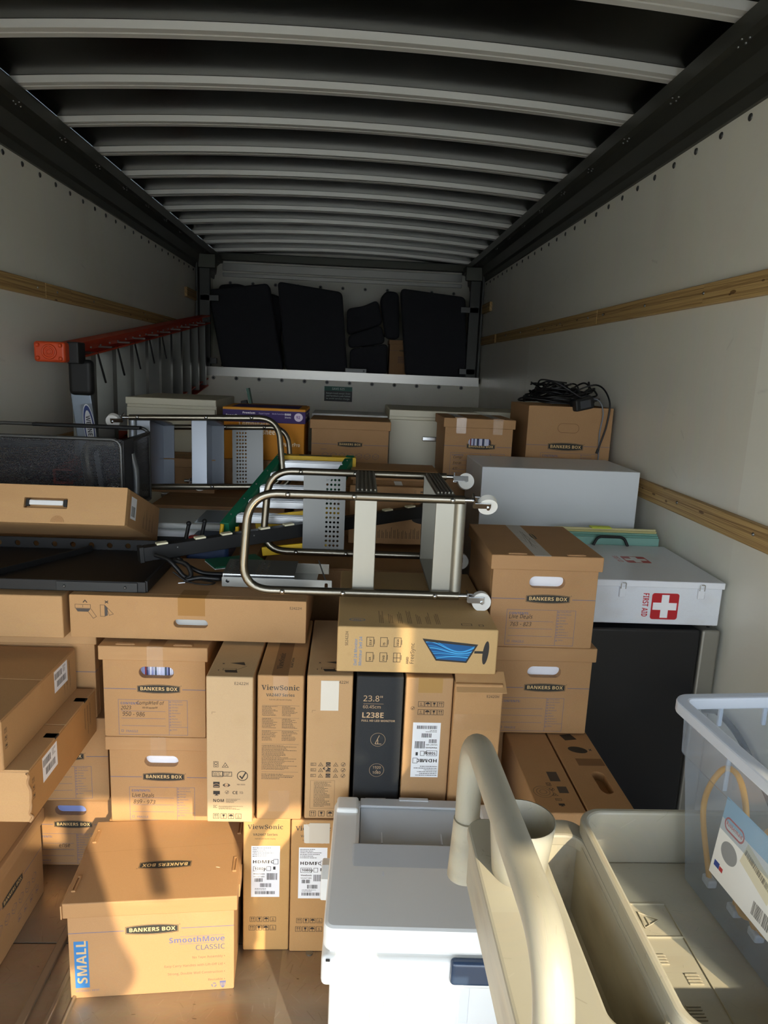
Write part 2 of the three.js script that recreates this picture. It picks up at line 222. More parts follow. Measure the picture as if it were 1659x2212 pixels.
for (const [s, n] of [[-1, 1], [1, 2]]) {
  const sh = new THREE.Shape([[1.25, 2.228], [1.232, 2.228], [1.226, 2.262], [1.212, 2.276], [1.205, 2.345], [1.176, 2.372], [1.150, 2.376], [1.146, 2.425], [1.25, 2.52]].map(([a, b]) => new THREE.Vector2(s * a, b)));
  const g = new THREE.ExtrudeGeometry(sh, { depth: 7.9, bevelEnabled: false }).translate(0, 0, -7.2);
  const rail = struct('trim_' + n, g, railMat, (s < 0 ? 'left' : 'right') + ' dark metal roof rail above the side panel');
  const dots = [];
  for (let k = 0; k < 17; k++) for (const [a, b] of [[0, 0], [0.03, 0.006], [-0.03, 0.006], [0.012, 0.02]]) dots.push(new THREE.SphereGeometry(0.0042, 6, 5).translate(s * (1.176 - b * 0.9), 2.371 + b * 0.2, 0.03 - k * 0.43 + a));
  const d = part('rivets', merge(dots), M.steel, rail); d.userData.kind = 'stuff';
}
// step over the cab: bulkhead, shelf, upper back wall
const bulk = struct('wall_bulkhead', B(2.49, 1.4, 0.05, 0, 0.7, -6.325), backMat, 'grey front bulkhead below the raised shelf');
part('edge_angle', merge([B(2.46, 0.07, 0.012, 0, 1.37, -6.297), B(2.46, 0.012, 0.06, 0, 1.405, -6.315)]), std('#c0bfba', 0.35, 0.85), bulk);
const grom = (g, y, z, n) => { for (let i = 0; i < n; i++) { const x = -1.08 + i * 2.16 / (n - 1); part('grommet', new THREE.TorusGeometry(0.0115, 0.005, 8, 18), M.steel, g, [x, y, z]); const c = part('grommet_centre', new THREE.CylinderGeometry(0.009, 0.009, 0.004, 14).rotateX(Math.PI / 2), M.black, g, [x, y, z]); } };
grom(bulk, 1.318, -6.298, 12);
for (const s of [-1, 1]) for (const y of [1.1, 0.85]) part('grommet', new THREE.TorusGeometry(0.0115, 0.005, 8, 18), M.steel, bulk, [s * 1.1, y, -6.298]);
struct('floor_upper', B(2.49, 0.04, 0.9, 0, 1.378, -6.75), backMat, 'raised shelf floor over the cab');
const attic = struct('wall_back', B(2.49, 1.15, 0.04, 0, 1.95, -7.18), backMat, 'grey back wall above the raised shelf');
part('header_panel', RB(2.3, 0.07, 0.02, 0.004, 0, 2.345, -7.15), std('#b0afa9', 0.4, 0.5), attic); part('header_strip', RB(2.3, 0.035, 0.02, 0.004, 0, 2.272, -7.15), std('#b0afa9', 0.4, 0.5), attic);
grom(attic, 2.2, -7.158, 11);
part('header_beam', RB(2.4, 0.07, 0.08, 0.006, 0, 2.43, -7.1), railMat, attic);
for (const [s, n] of [[-1, 3], [1, 4]]) { const g = struct('trim_' + n, merge([RB(0.09, 0.92, 0.05, 0.005, s * 1.17, 1.86, -6.42), RB(0.02, 0.92, 0.1, 0.004, s * 1.225, 1.86, -6.38)]), postMat, (s < 0 ? 'left' : 'right') + ' dark corner post beside the raised shelf'); part('gusset', RB(0.16, 0.12, 0.03, 0.01, s * 1.15, 2.29, -6.38), railMat, g); part('bracket', RB(0.16, 0.05, 0.03, 0.004, s * 1.13, 1.99, -6.41), M.darkM, g); part('bracket', RB(0.14, 0.05, 0.03, 0.004, s * 1.14, 1.46, -6.41), M.darkM, g); }
// rear frame and raised door behind the camera
for (const [s, n] of [[-1, 5], [1, 6]]) struct('trim_' + n, B(0.06, 2.6, 0.06, s * 1.266, 1.25, 0.69), postMat, (s < 0 ? 'left' : 'right') + ' post of the rear door frame');
const door = struct('door_1', B(2.44, 0.04, 0.03, 0, 1.82, 0.69), std('#c9c9c4', 0.5), 'pale roll-up rear door, partly raised');
for (let k = 0; k < 3; k++) part('door_panel', RB(2.4, 0.23, 0.025, 0.004, 0, 1.935 + k * 0.235, 0.69), std('#c9c9c4', 0.5), door);
const ground = struct('ground', B(80, 0.1, 80, 0, -0.95, 40.7), std('#b9b4a9', 0.9), 'pale paved yard behind the truck');

// ---------- cardboard builders ----------
// file box with lift-off lid; front (+z local) panel carries print and a hand hole with papers behind it
function fileBox(name, label, { x, y = 0, z, w = 0.255, h = 0.245, d = 0.33, yaw = 0, front, hole = true, fill = 'paper', lid = true, lidTex, right, left, tone = 0, tape, group, holeY = 0.735, tabs = true }) {
  const g = thing(name, label, 'box', [x - Math.sin(yaw) * d / 2, y, z - Math.cos(yaw) * d / 2], yaw, group);
  const K = KRAFT[tone], bh = h - 0.004, sideR = right ? kmat(right) : K, sideL = left ? kmat(left) : K;
  part('body', RB(w, bh, d - 0.022, 0.004, 0, bh / 2, -0.011), [sideR, sideL, K, K, K, K], g);
  const s = shapeRect(w, bh, 0.004); const hw = w * 0.34, hh = 0.03, hy = bh * holeY - bh / 2, hx = w * 0.02;
  if (hole) s.holes.push(holeRect(hw, hh, hh / 2, hx, hy));
  part('front_panel', planarUV(extr(s, 0.02, 0.0012, 6), w, bh).translate(0, bh / 2, d / 2 - 0.021), front ? kmat(front) : K, g);
  if (hole) {
    if (fill === 'files') for (let i = 0; i < 22; i++) part('file_edge', B(hw * 1.1 / 22 * 0.8, hh * 1.5, 0.006), std(['#c9cfee', '#8d95c4', '#3c3f66', '#7c2f38', '#dfe2f4', '#4a5a6a'][i % 6 === 3 ? (i < 8 ? 3 : 5) : (rnd() * 3 | 0) === 2 ? 4 : (rnd() * 3 | 0)], 0.8), g, [hx - hw * 0.53 + (i + 0.5) * hw * 1.06 / 22, hy + bh / 2, d / 2 - 0.0205 - rr(0, 0.001)]);
    else part('paper_stack', B(hw * 1.05, hh * 1.3, 0.004, hx, hy + bh / 2, d / 2 - 0.02), M[fill], g, null, fill === 'paper' ? 'white papers showing through the hand hole' : 'pale blue paper showing through the hand hole');
  }
  if (lid) {
    const lm = lidTex ? kmat(lidTex) : K;
    const L = part('lid', RB(w + 0.016, 0.038, d + 0.016, 0.003, 0, h - 0.019 + 0.004, 0), [K, K, lm, K, K, K], g);
    if (tabs) for (const q of [-0.28, 0.28]) { part('lid_slot', extr((() => { const r = shapeRect(0.048, 0.009, 0.003); r.holes.push(holeRect(0.042, 0.004, 0.001, 0, 0)); return r; })(), 0.003).rotateX(-Math.PI / 2).translate(w * q, h + 0.0035, d / 2 - 0.006), KRAFT[tone], L); }
  }
  if (tape) for (const tx of tape) { part('tape', merge([B(0.04, 0.0006, d + 0.02, tx, h + 0.0045, 0), B(0.04, 0.062, 0.0006, tx, h - 0.026, d / 2 + 0.0088)]), M.tape, g, null, 'clear packing tape'); }
  return g;
}
// plain or printed closed carton; faces: r,l,t,b,f,k textures; slot = hand hole in front panel
function carton(name, label, { x, y = 0, z, w, h, d, yaw = 0, tilt = 0, roll = 0, faces = {}, tone = 0, hole, group, fold, fill = M.foam, fillLabel = 'grey packing foam showing through the hand hole', cat = 'box', radius = 0.004, flap, centred }) {
  const g = thing(name, label, cat, centred ? [x, y, z] : [x - Math.sin(yaw) * d / 2, y, z - Math.cos(yaw) * d / 2], yaw, group);
  g.rotation.order = 'YXZ'; g.rotation.x = tilt; g.rotation.z = roll;
  const K = KRAFT[tone], mm = ['r', 'l', 't', 'b', 'f', 'k'].map((q) => faces[q] ? (faces[q].isMaterial ? faces[q] : kmat(faces[q])) : K);
  const fd = hole ? 0.022 : 0;
  part('body', RB(w, h, d - fd, radius, 0, h / 2, -fd / 2), mm, g);
  if (hole) { const s = shapeRect(w, h, 0.003); s.holes.push(holeRect(hole[2], hole[3], hole[4] ?? hole[3] / 2, hole[0], hole[1])); part('front_panel', planarUV(extr(s, 0.02, 0.0012, 6), w, h).translate(0, h / 2, d / 2 - 0.021), mm[4], g); part('hole_backing', B(hole[2] * 1.05, hole[3] * 1.2, 0.003, hole[0], hole[1] + h / 2, d / 2 - 0.0205), fill, g, null, fillLabel); }
  if (fold !== false) for (const q of [-1, 1]) part('top_flap', RB(w - 0.002, 0.004, d / 2 - 0.003, 0.0015, 0, h + 0.001, q * d / 4), mm[2], g);
  return g;
}
const G_FILE = 'kraft file boxes with lids';
// ---------- lower left ----------
const FT = (lines, opt = {}) => face(0.255, 0.241, frontPrint(lines, opt.cx, opt.cw), { base: opt.base });
const lidLogo = face(0.4, 0.296, (x, w, h) => { logo(x, w * 0.53, h * 0.6, w * 0.32, true); x.strokeStyle = 'rgba(95,60,25,0.25)'; x.lineWidth = 0.8; x.beginPath(); x.moveTo(0, h * 0.42); x.lineTo(w, h * 0.36); x.stroke(); x.fillStyle = '#e6d7b8'; x.beginPath(); x.ellipse(w * 0.86, h * 0.66, 6, 1.6, 0.3, 0, 7); x.fill(); }, { base: '#ab8257' });
const small = fileBox('storage_box', 'small kraft file box with blue corner print standing on the metal floor', { x: -0.287, z: -1.418, w: 0.368, h: 0.252, d: 0.278, yaw: 0.075, front: face(0.368, 0.248, smallPrint, { base: '#ab8257', ppm: 2600 }), hole: false, lidTex: lidLogo, tone: 1, tabs: false, group: G_FILE });
{ const lid = small.getObjectByName('lid'); for (const [sx, z] of [[-1, 0.085], [-1, -0.085], [1, 0.04], [1, -0.1]]) { part('lid_slot', extr((() => { const r = shapeRect(0.01, 0.05, 0.002); r.holes.push(holeRect(0.004, 0.043, 0.001, 0, 0)); return r; })(), 0.004).rotateX(-Math.PI / 2).translate(sx * 0.178, 0.2555, z), KRAFT[1], lid); part('lid_tab', RB(0.003, 0.034, 0.07, 0.001, sx * 0.193, 0.236, z + 0.03), KRAFT[0], lid); } }
fileBox('storage_box', 'file box on the floor behind the small box, under the deals box', { x: -0.342, z: -1.715, tone: 1, group: G_FILE, fill: 'paper' });
fileBox('storage_box', 'file box marked Live Deals 899-973, taped, above the small floor box', { x: -0.340, y: 0.249, z: -1.70, front: FT([['Live Deals', 0.03, 0.30, 15], ['899 - 973', 0.05, 0.50, 16]], { cx: 0.52 }), tone: 0, tape: [0.0], group: G_FILE });
fileBox('storage_box', 'file box marked 2023 Completed 950-986 with dark folders in its hand hole', { x: -0.347, y: 0.498, z: -1.695, front: FT([['Completed of', 0.26, 0.13, 13], ['2023', 0.03, 0.28, 14], ['∞∞∞∞∞', 0.34, 0.27, 13], ['950 - 986', 0.05, 0.47, 16]], { cx: 0.48, cw: 0.68 }), fill: 'files', tape: [0.005], group: G_FILE });
fileBox('storage_box', 'shaded file box on the floor beneath two stacked boxes, beside the small box', { x: -0.64, z: -1.85, front: FT([['ense', 0.42, 0.45, 18]], { cx: 0.42, base: '#ab8257' }), fill: 'bluePaper', tone: 1, group: G_FILE });
const sb = face(0.33, 0.241, sideBlue);
fileBox('storage_box', 'file box with dark blue side print between the cartons and the deals boxes', { x: -0.632, y: 0.249, z: -1.79, front: FT([], { cx: 0.5, cw: 0.64 }), right: sb, tone: 0, group: G_FILE, yaw: 0.04 });
fileBox('storage_box', 'file box directly beneath the long flat carton at the left', { x: -0.655, y: 0.498, z: -1.79, front: FT([], { cx: 0.4 }), tone: 2, right: face(0.33, 0.241, (x, w, h) => rule(x, h * 0.45, w, 0, 0)), group: G_FILE });
// far left pile
const pictT = face(0.36, 0.244, pictPrint);
fileBox('storage_box', 'file box on the floor under the two labelled cartons, badge on its long side', { x: -0.80, z: -1.385, w: 0.255, h: 0.248, d: 0.36, right: pictT, hole: false, tabs: false, tone: 0, group: G_FILE });
fileBox('storage_box', 'upper file box under the two labelled cartons', { x: -0.80, y: 0.252, z: -1.42, w: 0.25, h: 0.21, d: 0.33, hole: false, tabs: false, tone: 1, group: G_FILE });
function edgePrint(x, w, h, stick) { const s = stick; icon(x, 'up', w * 0.03, h * 0.2, 10); icon(x, 'glass', w * 0.03, h * 0.36, 10); icon(x, 'rain', w * 0.03, h * 0.52, 10);
  for (let k = 0; k < 3; k++) { x.save(); x.translate(w * (0.9 - k * 0.045), h * 0.12); x.rotate(Math.PI / 2); greek(x, 0, 0, h * 0.7, 3, 2.6); x.restore(); }
  sticker(x, w * s, h * 0.05, w * 0.2, h * 0.5); barcode(x, w * (s + 0.01), h * 0.12, w * 0.1, h * 0.14); barcode(x, w * (s + 0.04), h * 0.32, w * 0.13, h * 0.14); greek(x, w * (s + 0.13), h * 0.1, w * 0.05, 6, 3); }
const e1 = face(0.395, 0.115, (x, w, h) => edgePrint(x, w, h, 0.66)), e2 = face(0.395, 0.12, (x, w, h) => edgePrint(x, w, h, 0.16), { base: '#b5854f' });
carton('monitor_carton', 'flat kraft monitor carton with white shipping label, topmost of the left pile', { x: -0.865, y: 0.588, z: -1.385, w: 0.58, h: 0.113, d: 0.392, faces: { r: e1 }, tone: 1, yaw: -0.01 });
const c2 = carton('monitor_carton', 'worn flat monitor carton with black clips under another carton in the left pile', { x: -0.815, y: 0.466, z: -1.385, w: 0.58, h: 0.12, d: 0.392, faces: { r: e2 }, tone: 2 });
for (const z of [0.05, -0.13]) part('clip', RB(0.03, 0.004, 0.022, 0.001, 0.275, 0.121, z), M.black, c2, null, 'black plastic clip');
part('crushed_edge', (() => { const pts = []; for (let i = 0; i <= 12; i++) pts.push([0.289 + rr(-0.003, 0.004), 0.004 + i * 0.0095, 0.196 + rr(-0.002, 0.003)]); return tube(pts, 0.0028, 30, 6); })(), KRAFT[3], c2);
// long flat cartons above
const dellLong = face(0.59, 0.112, (x, w, h) => { const L = (pts) => { x.beginPath(); pts.forEach(([a, b], i) => i ? x.lineTo(a, b) : x.moveTo(a, b)); x.stroke(); }; x.strokeStyle = INK; x.lineWidth = 0.8;
  x.lineWidth = 2; L([[34, 20], [39, 14], [44, 20]]); L([[88, 14], [96, 20]]); L([[96, 14], [88, 20]]); x.lineWidth = 0.8;
  x.strokeRect(14, 25, 38, 10); x.fillStyle = '#4a4440'; x.beginPath(); x.moveTo(15, 36); x.lineTo(52, 36); x.lineTo(46, 44); x.lineTo(20, 44); x.fill(); L([[46, 44], [58, 61], [66, 56], [53, 36]]); L([[33, 27], [33, 32]]);
  x.strokeRect(76, 25, 11, 30); x.fillStyle = '#4a4440'; x.beginPath(); x.moveTo(87, 25); x.lineTo(94, 33); x.lineTo(94, 52); x.lineTo(87, 55); x.fill(); L([[87, 25], [108, 48], [98, 52], [92, 34]]);
  txt(x, 'E2422H', w - 42, 22, 9); x.fillStyle = '#a3763c'; x.fillRect(w * 0.455, 0, w * 0.115, h * 0.42); });
carton('long_carton', 'long flat monitor carton with a hand hole and folding pictures, laid across the boxes', { x: -0.264, y: 0.756, z: -1.715, w: 0.59, h: 0.112, d: 0.37, yaw: -0.012, faces: { f: dellLong, t: face(0.59, 0.37, (x, w, h) => { x.fillStyle = '#8c6637'; x.fillRect(w * 0.455, h * 0.88, w * 0.115, h * 0.12); }, { base: '#ab8257', ppm: 1200 }) }, hole: [0.005, -0.012, 0.085, 0.021], tone: 3, fold: false });
carton('long_carton', 'plain long flat carton with a folded end flap at the left wall', { x: -0.855, y: 0.752, z: -1.715, w: 0.56, h: 0.112, d: 0.37, tone: 2, fold: false });
// ---------- row of monitor cartons ----------
const CH = 0.372;
const printE = (x, w, h, tape) => { txt(x, 'E2422H', w * 0.6, h * 0.05, 9.5); x.strokeStyle = '#6b543c'; x.lineWidth = 0.6; x.beginPath(); x.moveTo(w * 0.12, h * 0.25); x.lineTo(w * 0.12, h * 0.235); x.lineTo(w * 0.2, h * 0.235); x.stroke();
  if (!tape) { icon(x, 'pin', w * 0.14, h * 0.575, 13); icon(x, 'tri', w * 0.34, h * 0.578, 14); icon(x, 'box', w * 0.12, h * 0.63, 22); icon(x, 'box', w * 0.36, h * 0.635, 18); icon(x, 'round', w * 0.66, h * 0.635, 26); icon(x, 'star', w * 0.14, h * 0.715, 15); icon(x, 'eye', w * 0.36, h * 0.717, 15); icon(x, 'mon', w * 0.14, h * 0.775, 14); icon(x, 'round', w * 0.4, h * 0.775, 9); txt(x, 'CE', w * 0.56, h * 0.8, 11, { bold: true }); greek(x, w * 0.72, h * 0.78, 14, 3, 2.4); txt(x, 'NOM', w * 0.13, h * 0.858, 11, { bold: true }); greek(x, w * 0.42, h * 0.835, 34, 5, 2.2); txt(x, 'IC', w * 0.14, h * 0.9, 10); greek(x, w * 0.26, h * 0.885, 62, 4, 2.6); txt(x, 'NB-0009', w * 0.66, h * 0.735, 5); ['up', 'glass', 'rain', 'six'].forEach((k, i) => icon(x, k, w * (0.14 + i * 0.165), h * 0.94, 13)); }
  else { for (let r = 0; r < 3; r++) ['box', 'tri', 'star', 'tri', 'round'].forEach((k, i) => icon(x, k, w * (0.12 + i * 0.17), h * (0.595 + r * 0.04), 11)); icon(x, 'eye', w * 0.4, h * 0.62, 14); x.strokeRect(w * 0.12, h * 0.725, w * 0.55, h * 0.2); greek(x, w * 0.2, h * 0.735, w * 0.4, 20, 3.4); ['up', 'glass', 'rain'].forEach((k, i) => icon(x, k, w * (0.12 + i * 0.2), h * 0.945, 14)); } };
const printV = (x, w, h) => { txt(x, 'ViewSonic', w / 2, h * 0.095, 17, { serif: true, bold: true, align: 'center', color: '#3c362e' }); txt(x, 'VA2447 Series', w / 2, h * 0.14, 10, { align: 'center', bold: true, color: '#4a443c' }); txt(x, 'Full HD LED Backlit Display', w / 2, h * 0.165, 4.4, { align: 'center' });
  x.fillStyle = '#5a5046'; for (const f of [0.2, 0.285, 0.37, 0.465, 0.66]) x.fillRect(w * 0.1, h * f, w * 0.82, 0.6); for (const f of [0.205, 0.29, 0.375]) { greek(x, w * 0.1, h * f, w * 0.36, 9, 2.9); greek(x, w * 0.54, h * f, w * 0.36, 9, 2.9); } greek(x, w * 0.1, h * 0.475, w * 0.8, 21, 3.1); greek(x, w * 0.1, h * 0.675, w * 0.75, 4, 4); };
const shipLabel = (x, l, t, w, h, flip) => { x.save(); x.translate(l + w / 2, t + h / 2); if (flip) x.rotate(Math.PI); x.translate(-w / 2, -h / 2); sticker(x, 0, 0, w, h); greek(x, 3, h * 0.03, w * 0.85, 6, h * 0.033, '#555'); txt(x, 'HDMI', 3, h * 0.34, h * 0.085, { bold: true, squash: 1.25 }); txt(x, 'FC', w * 0.58, h * 0.34, h * 0.085, { bold: true }); x.strokeStyle = '#444'; x.strokeRect(w * 0.78, h * 0.26, w * 0.16, h * 0.09); x.strokeRect(w * 0.08, h * 0.4, w * 0.38, h * 0.09); txt(x, '1080p', w * 0.11, h * 0.47, h * 0.07, { bold: true }); x.strokeRect(w * 0.54, h * 0.4, w * 0.14, h * 0.08); x.fillStyle = '#333'; x.fillRect(w * 0.77, h * 0.4, w * 0.08, h * 0.06); txt(x, 'ViewSonic', w * 0.08, h * 0.56, h * 0.04, { bold: true }); txt(x, 'VA2447-MH', w * 0.08, h * 0.61, h * 0.036); barcode(x, w * 0.12, h * 0.63, w * 0.28, h * 0.07); barcode(x, w * 0.54, h * 0.53, w * 0.36, h * 0.13); barcode(x, w * 0.32, h * 0.73, w * 0.36, h * 0.075); greek(x, w * 0.13, h * 0.83, w * 0.5, 2, h * 0.025, '#555'); barcode(x, w * 0.13, h * 0.885, w * 0.72, h * 0.06); x.restore(); };
const handling = (x, w, h, y) => { ['up', 'glass', 'rain', 'six'].forEach((k, i) => { icon(x, k, w * (0.15 + i * 0.15), h * y, 13); icon(x, k, w * (0.13 + i * 0.155), h * (y + 0.065), 14); }); };
const printLow = (torn) => (x, w, h) => { txt(x, 'ViewSonic', w * 0.47, h * 0.075, 16.5, { serif: true, bold: true, align: 'center', color: '#4a3f33' }); txt(x, 'VA2447 Series', w * 0.47, h * 0.125, 9, { align: 'center', bold: true, color: '#5a4c3c' }); txt(x, 'Full HD LED Backlit Display', w * 0.47, h * 0.15, 4.2, { align: 'center' }); shipLabel(x, w * 0.17, h * 0.2, w * 0.62, h * 0.385); handling(x, w, h, 0.74); if (torn) { x.fillStyle = '#d9d3c6'; x.beginPath(); x.moveTo(w * 0.28, 4); for (let i = 0; i <= 10; i++) x.lineTo(w * (0.78 - i * 0.05), h * 0.17 + rr(-2, 2)); x.lineTo(w * 0.26, h * 0.03); x.lineTo(w * 0.76, h * 0.02); x.lineTo(w * 0.79, h * 0.16); x.fill(); } };
const darkBase = { base: '#1f2226' };
const printL = (x, w, h) => { const c = '#c7a67f'; txt(x, '23.8"', w * 0.14, h * 0.165, 20, { color: c }); x.fillStyle = c; x.fillRect(w * 0.15, h * 0.182, w * 0.44, 0.7); txt(x, '60.45cm', w * 0.14, h * 0.215, 11, { color: c }); txt(x, 'L238E', w * 0.12, h * 0.278, 19, { color: c, bold: true }); txt(x, 'FULL HD LED MONITOR', w * 0.12, h * 0.305, 7.4, { color: c, bold: true, squash: 0.95 });
  x.strokeStyle = c; x.lineWidth = 0.7; for (const f of [0.43, 0.645]) { x.beginPath(); x.arc(w * 0.5, h * f, 17, 0, 7); x.stroke(); } txt(x, '1920', w * 0.5, h * 0.635, 9, { color: c, align: 'center' }); txt(x, 'x', w * 0.5, h * 0.652, 7, { color: c, align: 'center' }); txt(x, '1080', w * 0.5, h * 0.672, 9, { color: c, align: 'center' }); x.lineWidth = 1.4; x.beginPath(); x.moveTo(w * 0.44, h * 0.46); x.lineTo(w * 0.53, h * 0.4); x.moveTo(w * 0.44, h * 0.46); x.lineTo(w * 0.58, h * 0.46); x.moveTo(w * 0.5, h * 0.46); x.lineTo(w * 0.5, h * 0.43); x.stroke(); sticker(x, w * 0.28, h * 0.845, w * 0.45, h * 0.055); barcode(x, w * 0.36, h * 0.857, w * 0.28, h * 0.03); txt(x, 'L238E', w * 0.35, h * 0.985, 9, { color: '#4d4640' }); };
const printU = (x, w, h) => { x.fillStyle = '#a98349'; x.fillRect(w * 0.26, 0, w * 0.52, h * 0.1); for (let i = 0; i < 4; i++) { icon(x, ['six', 'rain', 'glass', 'up'][i], w * (0.28 + i * 0.14), h * 0.16, 13); icon(x, ['six', 'rain', 'glass', 'up'][i], w * (0.28 + i * 0.14), h * 0.215, 13); } icon(x, 'round', w * 0.12, h * 0.195, 9); shipLabel(x, w * 0.19, h * 0.305, w * 0.6, h * 0.385, true); x.save(); x.translate(w, h); x.rotate(Math.PI); txt(x, 'ViewSonic', w * 0.5, h * 0.09, 16, { serif: true, align: 'center', color: '#7a6346' }); txt(x, 'VA2447 Series', w * 0.5, h * 0.135, 8, { align: 'center', color: '#6d573c' }); x.restore(); };
const printE20 = (x, w, h) => { txt(x, 'E2420H', w * 0.66, h * 0.09, 9); x.strokeStyle = '#6b543c'; };
const topE = face(0.106, 0.37, (x, w, h) => { x.save(); x.translate(w / 2, h * 0.82); x.fillStyle = '#2e2a26'; x.beginPath(); x.moveTo(-18, 30); x.lineTo(10, 30); x.lineTo(14, 44); x.lineTo(-14, 44); x.fill(); x.strokeStyle = INK; x.lineWidth = 1; x.strokeRect(-22, 22, 30, 10); x.beginPath(); x.moveTo(8, 30); x.lineTo(30, 6); x.stroke(); x.beginPath(); x.moveTo(-12, -10); x.lineTo(20, -16); x.lineTo(26, 2); x.closePath(); x.fill(); txt(x, 'x', -30, -2, 12, { bold: true }); txt(x, '‹', -34, 36, 14, { bold: true }); x.restore(); }, { base: '#bb9d74' });
const topV = face(0.106, 0.37, (x, w, h) => { x.fillStyle = '#84603c'; x.fillRect(w * 0.3, 0, w * 0.36, h); x.save(); x.translate(w * 0.5, h * 0.9); x.rotate(-Math.PI / 2); txt(x, 'ViewSonic', 0, 0, 18, { serif: true, bold: true }); txt(x, 'VA2447 Series', 6, 24, 9, { bold: true }); x.restore(); }, { base: '#b48a5b' });
const row = [
  ['monitor_carton', 'tall pale monitor carton with certification symbols, beside the deals file boxes', -0.129, 0.108, -1.522, face(0.106, CH, (x, w, h) => printE(x, w, h, false), { base: '#bfa27c', ppm: 3000 }), topE, 2, -0.008],
  ['monitor_carton', 'tall monitor carton covered in small specification print', -0.014, 0.107, -1.535, face(0.106, CH, printV, { ppm: 3000 }), topV, 0, 0],
  ['monitor_carton', 'tall monitor carton with a white torn tape patch at its top', 0.1, 0.107, -1.54, face(0.106, CH, (x, w, h) => printE(x, w, h, true), { base: '#bb9568', ppm: 3000 }), topE, 0, 0.01],
  ['monitor_carton', 'black monitor carton with pale lettering and two circles', 0.217, 0.11, -1.54, face(0.106, CH, printL, { ...darkBase, ppm: 3000 }), face(0.106, 0.37, null, { ...darkBase, ppm: 800 }), 'dark', 0],
  ['monitor_carton', 'tall monitor carton with an upside-down white label', 0.333, 0.112, -1.54, face(0.106, CH, printU, { base: '#b08a60', ppm: 3000 }), null, 1, 0],
  ['monitor_carton', 'tall monitor carton with a torn top flap beside the right file boxes', 0.448, 0.114, -1.525, face(0.114, CH, printE20, { ppm: 2400 }), null, 0, 0.0],
];
const blackCard = kmat(face(0.3, 0.3, null, { ...darkBase, ppm: 800 }));
const rowObj = row.map(([n, l, x, w, z, f, t, tone, yaw]) => { const dk = tone === 'dark'; return carton(n, l, { x, y: 0.376, z, w, h: n && x > 0.4 ? 0.365 : CH, d: 0.37, yaw, faces: dk ? { f, t, r: blackCard, l: blackCard } : { f, t }, tone: dk ? 1 : tone, fold: false, group: 'upright monitor cartons' }); });
part('tape', B(0.042, 0.075, 0.0006, 0.0, CH - 0.05, 0.1855), new THREE.MeshStandardMaterial({ color: '#d8d2c6', roughness: 0.35 }), rowObj[2], null, 'torn whitish packing tape');
part('tape', B(0.05, 0.055, 0.0006, 0.0, 0.05, 0.1855), M.tape, rowObj[1], null, 'clear packing tape'); part('tape', B(0.035, 0.05, 0.0006, 0.0, CH - 0.027, 0.1856), M.tape, rowObj[1], null, 'clear packing tape');
part('tape', B(0.112, 0.04, 0.0006, 0.0, 0.27, 0.1857), M.tape, rowObj[5], null, 'clear packing tape');
part('flap', (() => { const g = RB(0.118, 0.003, 0.06, 0.001); g.rotateX(0.55); return g.translate(0.004, 0.365, 0.172); })(), KRAFT[2], rowObj[5], null, 'bent cardboard flap'); part('torn_edge', tube([[-0.055, 0.352, 0.187], [-0.03, 0.348, 0.189], [-0.01, 0.351, 0.188], [0.02, 0.35, 0.189], [0.055, 0.353, 0.188]], 0.003, 24, 6), KRAFT[2], rowObj[5]);
const lowA = face(0.112, CH, printLow(false), { base: '#bd9258', ppm: 3000 }), lowB = face(0.112, CH, printLow(true), { base: '#b98d58', ppm: 3000 });
const low = [[-0.043, lowA, 'upright monitor carton on the floor beside the small file box, sunlit label'], [0.073, lowB, 'upright monitor carton on the floor behind the printer, torn tape over its lettering'], [0.19, null, 'upright monitor carton on the floor hidden behind the printer'], [0.306, null, 'second upright monitor carton on the floor hidden behind the printer'], [0.423, null, 'upright monitor carton on the floor under the torn-flap carton']];
low.forEach(([x, f, l], i) => { const o = carton('monitor_carton', l, { x, z: -1.54 - (i === 0 ? 0.004 : 0), w: 0.114, h: CH, d: 0.37, faces: f ? { f } : {}, tone: i % 3, fold: false, yaw: i ? 0 : 0.01, group: 'upright monitor cartons' }); if (i === 1) part('tape', B(0.05, 0.055, 0.0008, 0.012, CH - 0.035, 0.1857), std('#cfc7b8', 0.4), o, null, 'torn whitish packing tape'); });
